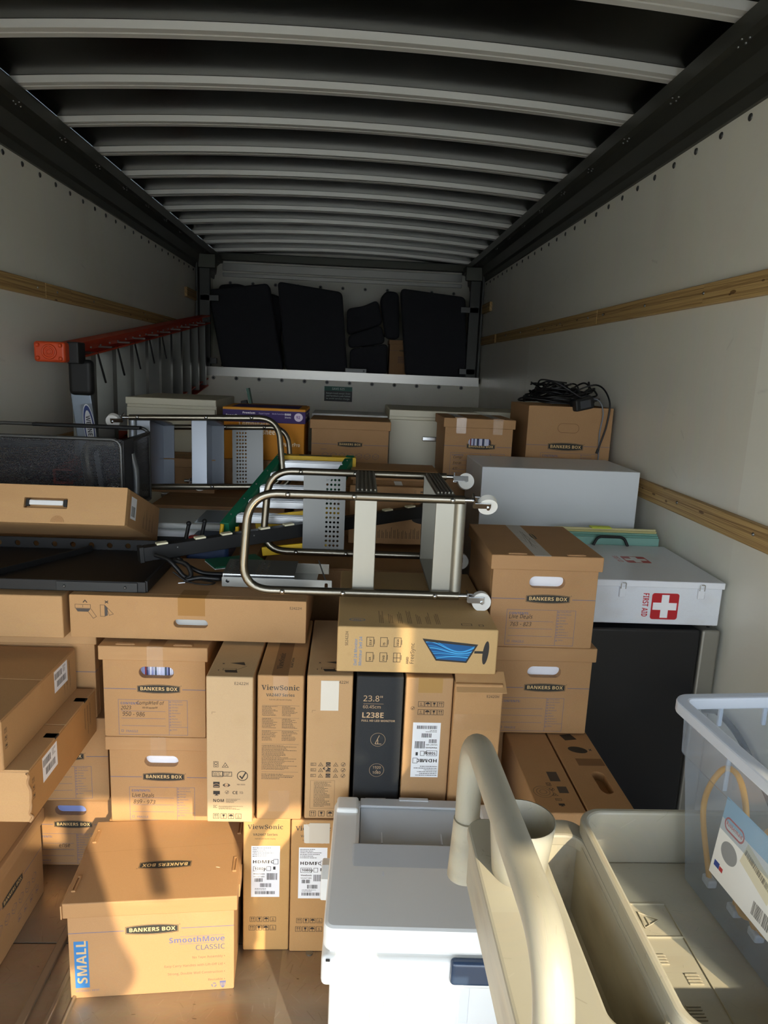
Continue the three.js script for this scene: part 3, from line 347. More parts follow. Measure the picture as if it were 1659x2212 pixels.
// monitor carton on its side with a printed screen
const dellFront = face(0.376, 0.11, (x, w, h) => { const vt = (s, a, b, z, o) => { x.save(); x.translate(a, b); x.rotate(-Math.PI / 2); txt(x, s, 0, 0, z, o); x.restore(); };
  vt('SE2422H', 25, h * 0.42, 9); vt('Dell 24 Monitor', 46, h * 0.86, 9.5, { color: '#3a78b8' }); vt('Moniteur Dell 24', 57, h * 0.86, 9.5, { color: '#3a78b8' });
  x.strokeStyle = INK; x.lineWidth = 1.1; ['23.8"', '75', 'VESA', 'VA', 'FHD', ''].forEach((s, i) => { const a = 68 + (i % 3) * 32, b = i < 3 ? h * 0.22 : h * 0.56; x.strokeRect(a, b, 16, 22); vt(s, a + 11, b + 20, 7.2, { bold: true }); x.beginPath(); x.moveTo(a + 18, b + 5); x.lineTo(a + 18, b + 17); x.stroke(); });
  x.beginPath(); x.moveTo(132, h * 0.67); x.lineTo(148, h * 0.67); x.moveTo(140, h * 0.57); x.lineTo(140, h * 0.76); x.stroke(); vt('AMD', 168, h * 0.8, 8, { bold: true }); vt('FreeSync', 180, h * 0.8, 13);
  x.fillStyle = '#2e2a28'; x.beginPath(); x.moveTo(198, 24); x.lineTo(330, 36); x.lineTo(305, 82); x.lineTo(232, 78); x.closePath(); x.fill(); x.save(); x.beginPath(); x.moveTo(205, 31); x.lineTo(323, 41); x.lineTo(303, 78); x.lineTo(234, 74); x.closePath(); x.clip(); x.fillStyle = '#15578f'; x.fillRect(190, 20, 150, 70); for (let i = 0; i < 11; i++) { x.strokeStyle = ['#2f9be0', '#5cc0f2', '#0e3f78'][i % 3]; x.lineWidth = rr(0.7, 2); x.beginPath(); x.moveTo(200, 30 + i * 5); x.bezierCurveTo(240, 10 + i * 6, 270, 90 - i * 3, 330, 34 + i * 4); x.stroke(); } x.restore();
  x.fillStyle = '#2e2a28'; x.fillRect(322, 52, 22, 6); x.beginPath(); x.ellipse(349, 56, 7, 29, 0.1, 0, 7); x.fill(); }, { base: '#c2a06c', ppm: 3000 });
carton('monitor_carton', 'sand coloured monitor carton lying on its side with a blue screen picture', { x: 0.301, y: 0.754, z: -1.55, w: 0.376, h: 0.112, d: 0.46, faces: { f: dellFront, t: face(0.376, 0.46, (x, w, h) => { x.strokeStyle = '#3a6fa8'; x.lineWidth = 1.6; x.beginPath(); x.ellipse(w * 0.12, h * 0.9, 18, 9, 0, 0, 7); x.stroke(); txt(x, 'DELL', w * 0.12 - 9, h * 0.91, 8, { bold: true, color: '#3a6fa8' }); for (let k = 0; k < 7; k++) { x.save(); x.translate(w * (0.26 + k * 0.06), h * 0.94); x.rotate(-Math.PI / 2); greek(x, 0, 0, h * 0.2, 3, 4, '#5d4a30'); x.restore(); } x.strokeStyle = '#4a3d2c'; x.strokeRect(w * 0.78, h * 0.92, 24, 12); x.strokeRect(w * 0.89, h * 0.93, 10, 10); }, { base: '#c2a06c', ppm: 1600 }) }, tone: 0, fold: false });
// ---------- right side: two flat cartons on edge, two file boxes ----------
const flatTop = (k) => face(0.105, 0.36, (x, w, h) => { if (k) { x.fillStyle = '#2c2620'; x.beginPath(); x.moveTo(30, 22); x.lineTo(60, 16); x.lineTo(70, 44); x.lineTo(38, 50); x.fill(); x.beginPath(); x.ellipse(56, 96, 24, 15, 0.3, 0, 7); x.fill(); txt(x, 'x', 84, 100, 16, { bold: true }); x.fillStyle = '#7d5a36'; x.fillRect(w * 0.35, h * 0.38, w * 0.62, h * 0.09); } else { x.fillStyle = '#4a4036'; x.fillRect(58, h * 0.55, 24, 40); x.fillRect(66, h * 0.72, 22, 26); x.strokeStyle = '#5a4c3c'; for (const r of [8, 15, 22]) { x.beginPath(); x.arc(30, h * 0.78, r, 0, 7); x.stroke(); } for (let i = 0; i < 5; i++) icon(x, ['pin', 'round', 'tri', 'box', 'mon'][i], 44 + i * 2, h * (0.68 + i * 0.055), 12); } }, { base: '#ab8257' });
carton('monitor_carton', 'brown monitor carton standing on edge beside the tall row, round symbol on its top', { x: 0.617, z: -1.36, w: 0.108, h: 0.522, d: 0.36, faces: { t: flatTop(0) }, tone: 3, fold: false, group: 'upright monitor cartons' });
const fl2 = carton('monitor_carton', 'brown monitor carton standing on edge next to the black refrigerator, slot in its top', { x: 0.728, z: -1.36, w: 0.106, h: 0.5, d: 0.36, tone: 3, fold: false, group: 'upright monitor cartons' });
{ const s = shapeRect(0.106, 0.36, 0.003); s.holes.push(holeRect(0.03, 0.09, 0.015, 0.018, -0.06)); part('top_panel', planarUV(extr(s, 0.022, 0.001, 8), 0.106, 0.36).rotateX(-Math.PI / 2).translate(0, 0.4995, 0), kmat(flatTop(1)), fl2); }
carton('plain_carton', 'carton on the floor under the two right-hand file boxes', { x: 0.62, z: -1.73, w: 0.26, h: 0.522, d: 0.36, tone: 3 });
fileBox('storage_box', 'lower of the two right file boxes, under the 763-823 box', { x: 0.645, y: 0.526, z: -1.70, w: 0.258, h: 0.238, front: FT([], { cx: 0.42, base: '#ab8257' }), tone: 3, group: G_FILE });
fileBox('storage_box', 'file box marked Live Deals 763-823 beside the first aid case', { x: 0.63, y: 0.768, z: -1.695, w: 0.268, h: 0.24, d: 0.34, front: FT([['Live Deals', 0.03, 0.25, 15], ['763 - 823', 0.05, 0.46, 15]], { cx: 0.49, base: '#ab8257' }), tone: 3, group: G_FILE, lidTex: face(0.284, 0.356, (x, w, h) => { x.fillStyle = '#c3beb6'; x.fillRect(w * 0.38, 0, w * 0.15, h); for (let i = 0; i < 12; i++) { x.strokeStyle = '#4a3c2e'; x.beginPath(); x.moveTo(w * rr(0.38, 0.5), h * rr(0.2, 0.8)); x.lineTo(w * rr(0.42, 0.53), h * rr(0.2, 0.8)); x.lineWidth = 0.6; x.stroke(); } x.save(); x.translate(w * 0.52, h * 0.4); x.rotate(Math.PI / 2); logo(x, 0, -8, 60); x.restore(); }, { base: '#ab8257' }) });

// ---------- refrigerator, first aid case, folder, white cabinet ----------
const fr = thing('mini_refrigerator', 'black compact refrigerator with steel door edge against the right wall', 'refrigerator', [0.985, 0, -2.16]);
part('cabinet', RB(0.37, 0.74, 0.5, 0.008, -0.005, 0.375, 0), M.blackGloss, fr); part('door', RB(0.055, 0.735, 0.5, 0.008, 0.212, 0.378, 0), std('#9a9890', 0.4, 0.75), fr, null, 'brushed steel door'); part('hinge_cover', RB(0.05, 0.008, 0.1, 0.003, 0.205, 0.748, 0.14), M.plateM, fr); part('hinge_slot', B(0.018, 0.002, 0.06, 0.205, 0.7525, 0.14), M.black, fr);
for (const [x, z] of [[0.15, 0.14], [0.14, 0.19], [0.165, 0.205], [0.215, 0.22]]) part('screw', new THREE.CylinderGeometry(0.005, 0.005, 0.003, 10).translate(x, 0.746, z), M.black, fr);
for (const [x, z] of [[-0.15, 0.2], [0.15, 0.2], [-0.15, -0.2], [0.15, -0.2]]) part('foot', new THREE.CylinderGeometry(0.014, 0.014, 0.006, 12).translate(x, 0.003, z), M.black, fr);
fr.updateMatrixWorld(true); { const m = part('power_cord', tube([[1.2, 0.50, -1.9], [1.215, 0.52, -1.84], [1.218, 0.49, -1.7], [1.215, 0.36, -1.5], [1.2, 0.1, -1.42], [1.15, 0.01, -1.5]], 0.009, 40, 8), M.cable, scene); m.userData.label = 'black power cord'; fr.attach(m); }
const faTex = (w, h, dr) => { const t = face(w, h, dr, { base: '#e2e6ec', ppm: 2400 }); return new THREE.MeshStandardMaterial({ map: t, roughness: 0.3 }); };
const aidPrint = (cx, cy, s) => (x, w, h) => { x.fillStyle = '#b9202a'; x.save(); x.translate(w * cx, h * cy); x.beginPath(); x.roundRect(-s / 2, -s / 2, s, s, s * 0.1); x.fill(); x.fillStyle = '#f3f4f6'; x.fillRect(-s * 0.14, -s * 0.44, s * 0.28, s * 0.88); x.fillRect(-s * 0.44, -s * 0.14, s * 0.88, s * 0.28); x.rotate(Math.PI / 2); txt(x, 'FIRST AID', -s * 0.5, s * 0.83, s * 0.3, { color: '#b9202a', bold: true, squash: 0.66 }); x.restore(); };
const fa = thing('first_aid_case', 'white metal first aid case with red cross prints lying on the black refrigerator', 'first aid kit', [1.03, 0.754, -2.13], -0.012);
part('case_body', RB(0.378, 0.115, 0.42, 0.004, 0, 0.0605, 0), [M.whiteM, M.whiteM, M.whiteM, M.whiteM, faTex(0.378, 0.115, aidPrint(0.565, 0.52, 80)), M.whiteM], fa);
part('case_lid', RB(0.386, 0.02, 0.43, 0.003, 0, 0.125, 0), [M.whiteM, M.whiteM, faTex(0.386, 0.43, aidPrint(0.55, 0.45, 78)), M.whiteM, M.whiteM, M.whiteM], fa);
for (const s of [-1, 1]) { const l = part('latch', RB(0.02, 0.032, 0.008, 0.003, s * 0.115 + 0.01, 0.1, 0.213), M.whiteM, fa); part('latch_loop', bentTube([[s * 0.115 + 0.003, 0.11, 0.217], [s * 0.115 + 0.003, 0.128, 0.219], [s * 0.115 + 0.017, 0.128, 0.219], [s * 0.115 + 0.017, 0.11, 0.217]], 0.0015, 0.004, 6), M.chrome, l); }
part('carry_handle', bentTube([[-0.06, 0.135, -0.2], [-0.045, 0.165, -0.205], [0.045, 0.165, -0.205], [0.06, 0.135, -0.2]], 0.005, 0.015, 8), M.black, fa, null, 'black plastic carry handle');
const fo = thing('hanging_file_bundle', 'bundle of pale green and cream folders standing behind the first aid case', 'folders', [1.03, 0.748, -2.372]);
['#d8cf9a', '#c9c083', '#7fae9c', '#6fa295', '#86b3a6'].forEach((c, i) => part('folder', RB(0.36, 0.19 - i * 0.006, 0.006, 0.001, 0, 0.095 - i * 0.003, -0.018 + i * 0.009), std(c, 0.7), fo)); part('sticky_note', B(0.07, 0.004, 0.03, -0.02, 0.194, -0.01), std('#d7e34a', 0.7), fo);
const wc = thing('storage_cabinet', 'plain white cabinet standing against the right wall behind the first aid case', 'cabinet', [0.888, 0, -2.67]);
part('carcass', RB(0.575, 1.125, 0.34, 0.004, 0, 0.5625, -0.005), M.white, wc); part('front_panel', RB(0.575, 1.125, 0.012, 0.002, 0, 0.5625, 0.172), std('#d5dade', 0.35), wc);
// ---------- filing cabinets and boxes at the back ----------
function cabinet(label, x, z, w, h, d, m = M.cream) { const g = thing('filing_cabinet', label, 'cabinet', [x, 0, z - d / 2], 0, 'tall cream filing cabinets'); part('case', RB(w, h, d - 0.02, 0.005, 0, h / 2, -0.01), m, g); part('top_band', RB(w, 0.03, 0.02, 0.003, 0, h - 0.015, d / 2 - 0.011), m, g); for (let k = 0; k < 4; k++) { const q = (h - 0.06) / 4, dr = part('drawer', RB(w - 0.008, q - 0.006, 0.018, 0.003, 0, 0.02 + q * (k + 0.5), d / 2 - 0.012), m, g); part('handle', RB(0.1, 0.02, 0.014, 0.004, 0, 0.02 + q * (k + 0.72), d / 2 + 0.002), M.chrome, dr); } return g; }
cabinet('cream filing cabinet beside the aluminium ladder steps', -0.672, -3.2, 0.395, 1.284, 0.5);
cabinet('cream filing cabinet behind the taped file box', 0.50, -3.2, 0.405, 1.275, 0.46);
cabinet('cream filing cabinet behind the box of black cables', 0.9, -3.42, 0.38, 1.27, 0.4);
// hidden pile that carries the middle layer
const pile = [[-0.47, -2.2, 0.62, 0.84, 0.40, 'carton on the floor under the power strip'], [0.14, -2.14, 0.55, 0.83, 0.45, 'carton on the floor behind the tall monitor row'], [-0.36, -2.62, 0.5, 0.865, 0.38, 'carton on the floor under the paper box'], [0.14, -2.68, 0.44, 1.0, 0.30, 'carton on the floor under the badge-sided file box'], [-0.92, -2.14, 0.26, 0.84, 0.5, 'carton on the floor by the left wall under the mesh cart']];
for (const [x, z, w, h, d, l] of pile) if (l) carton('plain_carton', l, { x, z, w, h, d, tone: 3 });
carton('plain_carton', 'carton on the floor under the taped file box', { x: 0.645, z: -2.88, w: 0.27, h: 1.028, d: 0.28, tone: 3 });
carton('plain_carton', 'carton on the floor beside the white cabinet under the cable box', { x: 1.02, z: -2.9, w: 0.36, h: 1.06, d: 0.36, tone: 3 });
carton('plain_carton', 'carton on the floor under the orange paper case', { x: -0.24, z: -3.02, w: 0.36, h: 1.045, d: 0.4, tone: 3 });
const flatB = carton('plain_carton', 'shallow brown carton behind the upper tube cart', { x: -0.36, y: 0.868, z: -2.63, w: 0.5, h: 0.048, d: 0.38, tone: 3 });
fileBox('storage_box', 'file box lying behind the upper tube cart, badge on its lid', { x: -0.555, y: 0.919, z: -2.9, w: 0.26, h: 0.138, d: 0.2, hole: false, tabs: false, tone: 3, group: G_FILE, lidTex: face(0.296, 0.276, (x, w, h) => { x.save(); x.translate(w * 0.4, h * 0.5); x.rotate(-0.3); logo(x, 0, 0, 90); x.restore(); }, { base: '#ab8257' }) });
const purple = face(0.345, 0.062, (x, w, h) => { x.fillStyle = '#3d2b66'; x.fillRect(0, 0, w, h); x.fillStyle = '#d8932a'; x.fillRect(0, 0, w, h * 0.16); txt(x, '★★★★★', 12, 22, 10, { color: '#e9e6f2' }); txt(x, 'PaperPro', 12, 40, 14, { color: '#fff', bold: true }); txt(x, 'Premium', 82, 26, 12, { color: '#fff', bold: true }); txt(x, 'Copy Paper', 82, 40, 9, { color: '#ddd' }); txt(x, 'Papel Copier', 150, 26, 8, { color: '#cfc6e6' }); txt(x, 'Multi-Functional', 205, 26, 8, { color: '#cfc6e6' }); txt(x, '5000', 258, 28, 12, { color: '#fff', bold: true }); txt(x, 'Sheets', 258, 40, 9, { color: '#fff' }); x.fillStyle = '#e7d9ee'; x.beginPath(); x.arc(316, 34, 18, 0, 7); x.fill(); txt(x, '92', 306, 40, 16, { color: '#7a4fa0', bold: true }); }, { base: '#3d2b66' });
const orangeF = face(0.34, 0.15, (x, w, h) => { txt(x, 'Combination', 62, 42, 24, { color: '#fff1d8', bold: true }); txt(x, 'every sheet.', 92, 68, 24, { color: '#fff1d8', bold: true }); txt(x, '★★★★★', 250, 88, 11, { color: '#fff1d8' }); txt(x, 'PaperPro', 248, 104, 17, { color: '#fff1d8', bold: true }); }, { base: '#d98c1a' });
const oM = std('#d98c1a', 0.6), pcase = thing('paper_case', 'orange and purple copy paper case between the filing cabinet and a file box', 'paper box', [-0.24, 1.048, -3.17]);
part('body', RB(0.34, 0.2, 0.28, 0.004, 0, 0.1, 0), [oM, oM, oM, oM, kmat(orangeF), oM], pcase); part('lid', RB(0.348, 0.062, 0.288, 0.003, 0, 0.19, 0), [kmat(purple), kmat(purple), kmat(face(0.34, 0.28, (x, w, h) => { x.fillStyle = '#3d2b66'; x.fillRect(30, 30, w - 60, h - 60); }, { base: '#d8932a', ppm: 900 })), oM, kmat(purple), oM], pcase, null, 'purple printed lid');
const clutter = thing('circuit_board', 'green circuit board end sticking up behind the paper case', 'board', [-0.3, 1.26, -3.4]); part('board', B(0.012, 0.09, 0.05, 0, 0.04, 0), std('#2c5c4a', 0.5), clutter); part('connector', RB(0.03, 0.03, 0.03, 0.003, -0.03, 0.015, 0), M.black, clutter); clutter.rotation.z = 0.2; clutter.position.set(-0.36, 1.25, -3.5);
carton('plain_carton', 'open grey carton with loose parts behind the paper case', { x: -0.27, z: -3.45, w: 0.33, h: 1.245, d: 0.3, tone: 3 });
fileBox('storage_box', 'file box with folding pictures on its long side, left of a cream cabinet', { x: 0.125, y: 1.004, z: -3.0, w: 0.325, h: 0.225, d: 0.26, front: face(0.325, 0.221, pictPrint, { base: '#ab8257' }), hole: false, tabs: false, tone: 3, group: G_FILE });
const tote = thing('office_paper_box', 'white and green lidded box behind the badge-sided file box', 'box', [0.12, 0, -3.42]); part('body', RB(0.34, 1.2, 0.26, 0.004, 0, 0.6, 0), std('#c9ccc9', 0.6), tote); part('lid', RB(0.35, 0.05, 0.27, 0.004, 0, 1.215, 0), std('#d5d7d4', 0.6), tote); part('green_end', B(0.03, 0.05, 0.002, -0.16, 1.17, 0.132), std('#2f7a56', 0.6), tote);
fileBox('storage_box', 'file box with two strips of clear tape in front of the cream cabinet', { x: 0.648, y: 1.031, z: -2.87, w: 0.278, h: 0.235, d: 0.29, front: face(0.262, 0.221, frontPrint([['Compl', 0.05, 0.25, 14], ['Extras', 0.05, 0.5, 14], ['431 -', 0.05, 0.75, 14]], 0.5, 0.8), { base: '#ab8257' }), fill: 'files', tape: [-0.075, 0.075], tone: 3, group: G_FILE, holeY: 0.62, lidTex: face(0.278, 0.316, (x, w, h) => { x.save(); x.translate(w * 0.55, h * 0.5); x.rotate(Math.PI / 2); logo(x, 0, 0, 46); x.restore(); }, { base: '#ab8257' }) });
// big open box with cables
const cb = thing('open_storage_box', 'large open file box heaped with black cables by the right wall', 'box', [1.035, 1.063, -3.09]);
{ const w = 0.355, h = 0.268, d = 0.34, K = KRAFT[3]; const s = shapeRect(w, h, 0.003); part('front_panel', planarUV(extr(s, 0.006, 0.001), w, h).translate(0, h / 2, d / 2 - 0.007), kmat(face(w, h, (x, W, H) => { rule(x, H * 0.6, W, W * 0.47, W * 0.4); logo(x, W * 0.47, H * 0.62, W * 0.42); contents(x, W * 0.18, H * 0.72, W * 0.66, H * 0.5); x.strokeStyle = '#6b4a2a'; x.lineWidth = 1.4; x.beginPath(); x.roundRect(W * 0.36, H * 0.26, W * 0.25, H * 0.14, H * 0.07); x.stroke(); }, { base: '#ab8257' })), cb); part('side_panel', B(0.006, h, d - 0.014, -w / 2 + 0.003, h / 2, 0), K, cb); part('side_panel', B(0.006, h, d - 0.014, w / 2 - 0.003, h / 2, 0), K, cb); part('back_panel', B(w, h, 0.006, 0, h / 2, -d / 2 + 0.004), K, cb); part('bottom_panel', B(w - 0.014, 0.006, d - 0.014, 0, 0.003, 0), K, cb); part('inner_carton', B(w - 0.03, h - 0.06, d - 0.03, 0, (h - 0.06) / 2 + 0.004, 0), K, cb); }
for (let i = 0; i < 16; i++) { const c = thing('black_cable', 'black cable heaped in the open box by the right wall', 'cable', [1.035, 1.063, -3.09], 0, 'black cables heaped in the box'), pts = []; let a = rr(0, 6); const r0 = rr(0.08, 0.15), cx = rr(-0.05, 0.04), cz = rr(-0.03, 0.03), up = i < 6 ? rr(0.09, 0.13) : rr(0.03, 0.07); for (let k = 0; k < 12; k++) { a += rr(0.5, 1.1); pts.push([cx + Math.cos(a) * r0 * rr(0.7, 1.1), 0.265 + up * (0.35 + 0.65 * rnd()), cz + Math.sin(a) * r0 * rr(0.7, 1.1)]); } part('cable_run', tube(pts, rr(0.0034, 0.0052), 110, 7), M.cable, c); }
{ const c = thing('grey_cable', 'grey cable hanging over the front of the open cable box', 'cable', [1.035, 1.063, -3.09]); part('cable_run', tube([[0.06, 0.3, 0.1], [0.11, 0.3, 0.16], [0.13, 0.25, 0.181], [0.125, 0.16, 0.178], [0.13, 0.06, 0.178], [0.126, 0.005, 0.178]], 0.003, 40, 7), std('#7b8088', 0.5), c); const d = thing('black_cable', 'black cable with plug hanging down the front of the open cable box', 'cable', [1.035, 1.063, -3.09]); part('cable_run', tube([[0.02, 0.32, 0.05], [0.12, 0.36, 0.1], [0.155, 0.3, 0.17], [0.15, 0.2, 0.181], [0.125, 0.1, 0.181]], 0.0036, 40, 7), M.cable, d); part('plug', bar([0.125, 0.1, 0.181], [0.12, 0.08, 0.181], 0.005), M.black, d); const e = thing('power_adapter', 'black power adapter brick resting on the cable heap', 'adapter', [1.08, 1.345, -2.93], 0.3); part('brick', RB(0.09, 0.05, 0.05, 0.008), M.black, e); part('rating_label', B(0.05, 0.03, 0.001, 0, 0, 0.0255), std('#3c3f44', 0.5), e); e.rotation.z = 0.2; }
// ---------- tube carts lying on their sides ----------
function caster(parent, x, y, z, s, turn) {
  const c = new THREE.Group(); c.name = 'caster'; c.position.set(x, y, z); parent.add(c); c.rotation.x = turn;
  part('stem', bar([0, 0, 0], [s * 0.022, 0, 0], 0.006), M.chrome, c); part('fork', merge([B(0.004, 0.022, 0.03, s * 0.022, 0, 0), RB(0.042, 0.016, 0.003, 0.001, s * 0.043, -0.006, 0.013), RB(0.042, 0.016, 0.003, 0.001, s * 0.043, -0.006, -0.013)]), M.chrome, c);
  part('wheel', new THREE.CylinderGeometry(0.024, 0.024, 0.019, 28).rotateX(Math.PI / 2).translate(s * 0.058, -0.012, 0), M.wheel, c, null, 'white plastic wheel'); part('axle', bar([s * 0.058, -0.012, -0.018], [s * 0.058, -0.012, 0.018], 0.004), M.chrome, c);
}
function tubeCart(label, pos, s, { tilt = 0, roll = 0, yaw = 0, light = M.plateM, depth = 0.38 } = {}) {
  const g = thing('tube_cart', label, 'cart', pos, yaw), H = 0.245, L = 0.53; g.rotation.order = 'YXZ'; g.rotation.x = tilt; g.rotation.z = roll;
  for (const z of [0, -depth]) { const f = part('tube_frame', bentTube([[s * L, 0, z], [s * -0.012, 0, z], [s * 0.006, H, z], [s * L, H, z]], 0.0108, 0.075), M.tubeM, g, null, 'champagne coloured steel tube');
    for (const [x, y] of [[0.09, 0], [0.1, H], [0.24, 0], [0.26, H], [0.47, 0], [0.5, H]]) part('bolt', new THREE.SphereGeometry(0.0068, 10, 8).translate(s * x, y, z + 0.009), M.chrome, f); }
  for (const [x0, w] of [[0.262, 0.055], [0.462, 0.048]]) { const sh = part('shelf', merge([RB(w, H + 0.016, 0.006, 0.002, s * (x0 + w / 2), H / 2, -0.016), RB(0.005, H + 0.016, depth - 0.03, 0.002, s * (x0 + w - 0.003), H / 2, -depth / 2), RB(w, 0.005, depth - 0.03, 0.002, s * (x0 + w / 2), H + 0.006, -depth / 2), RB(w, 0.005, depth - 0.03, 0.002, s * (x0 + w / 2), -0.006, -depth / 2), RB(w, H + 0.016, 0.006, 0.002, s * (x0 + w / 2), H / 2, -depth + 0.016)]), light, g, null, 'pressed steel shelf');
    for (let k = 0; k < 5; k++) part('rib', RB(0.005, 0.006, depth - 0.06, 0.002, s * (x0 + 0.006 + k * (w - 0.012) / 4), H + 0.011, -depth / 2), light, sh); }
  part('cross_tube', bar([s * 0.522, 0.005, -0.012], [s * 0.522, H - 0.005, -0.012], 0.0145, 18), light, g);
  const ps = shapeRect(0.125, H + 0.01, 0.003); for (let c = 0; c < 4; c++) for (let r = 0; r < 17; r++) ps.holes.push(holeCircle(0.008 + c * 0.0115, -0.115 + r * 0.0143, 0.0038));
  const pg = extr(ps, 0.0015, 0, 4); if (s < 0) pg.scale(-1, 1, 1).rotateX(0); part('perforated_panel', s < 0 ? (() => { const q = pg.index ? pg.toNonIndexed() : pg; const p = q.attributes.position.array; for (let i = 0; i < p.length; i += 9) for (let k = 0; k < 3; k++) { const t = p[i + 3 + k]; p[i + 3 + k] = p[i + 6 + k]; p[i + 6 + k] = t; } q.computeVertexNormals(); return q.translate(-0.17, H / 2, -depth - 0.006); })() : pg.translate(0.17, H / 2, -depth - 0.006), std('#6f706f', 0.4, 0.9), g, null, 'perforated steel panel');
  for (const [y, z, t] of [[0, 0, 0], [H, 0, 0.5], [0, -depth, 0], [H, -depth, -0.3]]) caster(g, s * L, y, z, s, t);
  return g;
}
tubeCart('steel tube cart on its side with white casters, lying on the sand coloured carton', [-0.118, 0.9, -1.70], 1, { yaw: -0.01 });
tubeCart('steel tube cart on its side behind the black mesh tray, casters towards the ladder', [-0.118, 1.022, -2.52], -1, { tilt: -0.17, roll: 0.035, light: std('#8b9098', 0.38, 0.8) });
// mesh cart at the left
const meshAlpha = (() => { const c = canvas(64, 64), x = c.getContext('2d'); x.fillStyle = '#fff'; x.fillRect(0, 0, 64, 64); x.fillStyle = '#000'; for (const [a, b] of [[16, 16], [48, 16], [0, 48], [32, 48], [64, 48]]) { x.beginPath(); x.arc(a, b, 11, 0, 7); x.fill(); } return c; })();
const meshMat = new THREE.MeshStandardMaterial({ color: '#34363a', roughness: 0.45, metalness: 0.6, alphaMap: texOf(meshAlpha, false, [60, 26]), alphaTest: 0.5, side: THREE.DoubleSide });
const mc = thing('mesh_cart', 'dark mesh sided cart on its side by the left wall', 'cart', [-0.83, 0.966, -2.345]);
part('mesh_panel', B(0.52, 0.24, 0.002, 0, 0.12, 0.16), meshMat, mc); part('end_panel', B(0.002, 0.24, 0.3, 0.262, 0.12, 0.01), meshMat, mc); part('frame', merge([bentTube([[-0.26, 0.005, 0.16], [-0.26, 0.24, 0.16], [0.26, 0.24, 0.16], [0.26, 0.005, 0.16]], 0.006, 0.03, 8), bentTube([[-0.26, 0.005, -0.14], [-0.26, 0.25, -0.14], [0.26, 0.25, -0.14], [0.26, 0.005, -0.14]], 0.006, 0.03, 8), bar([0.26, 0.22, 0.16], [0.26, 0.235, -0.14], 0.006), bar([-0.26, 0.005, 0.16], [0.26, 0.005, 0.16], 0.006), bar([-0.26, 0.005, -0.14], [0.26, 0.005, -0.14], 0.006), bar([0.26, 0.005, 0.16], [0.26, 0.005, -0.14], 0.006)]), M.darkM, mc);
part('rim_strip', RB(0.36, 0.012, 0.03, 0.004, 0.06, 0.252, -0.12), M.blackM, mc); part('inner_tube', bentTube([[0.235, 0.222, 0.12], [0.14, 0.222, 0.12], [0.165, 0.01, 0.12]], 0.019, 0.05), std('#8f8a78', 0.35, 0.9), mc, null, 'thick champagne tube behind the mesh'); part('inner_tube', bentTube([[-0.2, 0.01, 0.06], [-0.19, 0.2, 0.06], [0.0, 0.21, 0.06]], 0.012, 0.04), M.darkM, mc); part('end_handle', tube([[0.266, 0.19, 0.08], [0.275, 0.13, 0.07], [0.275, 0.06, 0.07], [0.268, 0.02, 0.08]], 0.012, 30, 8), std('#6f7376', 0.4, 0.6), mc); part('end_plate', RB(0.006, 0.24, 0.1, 0.003, 0.268, 0.12, 0.115), M.blackM, mc);
{ const cs = thing('loose_caster', 'small caster on the boxes beside the mesh cart', 'caster', [-0.495, 0.985, -2.68]); caster(cs, 0, 0.02, 0, 1, 0); }
// leaning carton with white handle, black tray, power strip
const lc = carton('monitor_carton', 'leaning monitor carton with a white plastic handle on the black tray', { x: -0.765, y: 0.975, z: -2.06, w: 0.58, h: 0.105, d: 0.34, tilt: -0.36, centred: true, tone: 2, fold: false, hole: [0.075, 0.003, 0.115, 0.028, 0.003], fill: KRAFT[2], fillLabel: 'inner cardboard', faces: { r: face(0.34, 0.105, (x, w, h) => { sticker(x, w * 0.06, h * 0.15, w * 0.16, h * 0.6); barcode(x, w * 0.08, h * 0.4, w * 0.11, h * 0.28); for (let k = 0; k < 4; k++) { x.save(); x.translate(w * (0.45 + k * 0.1), h * 0.85); x.rotate(-Math.PI / 2); greek(x, 0, 0, h * 0.6, 4, 4, '#3a2f22'); x.restore(); } }, { base: '#ab8257' }) } });
lc.position.y = 0.945;
{ const hnd = part('handle', RB(0.09, 0.014, 0.006, 0.003, 0.075, 0.057, 0.166), M.white, lc, null, 'white plastic handle'); for (const s of [-1, 1]) part('handle_lug', RB(0.01, 0.02, 0.008, 0.002, 0.075 + s * 0.05, 0.057, 0.162), M.black, hnd); part('tuck_tab', extr((() => { const s = new THREE.Shape(); s.absarc(0.11, 0.004, 0.018, 0, Math.PI); return s; })(), 0.001).translate(0, 0, 0.1705), KRAFT[1], lc); }
const trayT = thing('perforated_tray', 'black perforated metal tray lying on the long flat cartons', 'tray', [-0.715, 0.871, -1.92]);
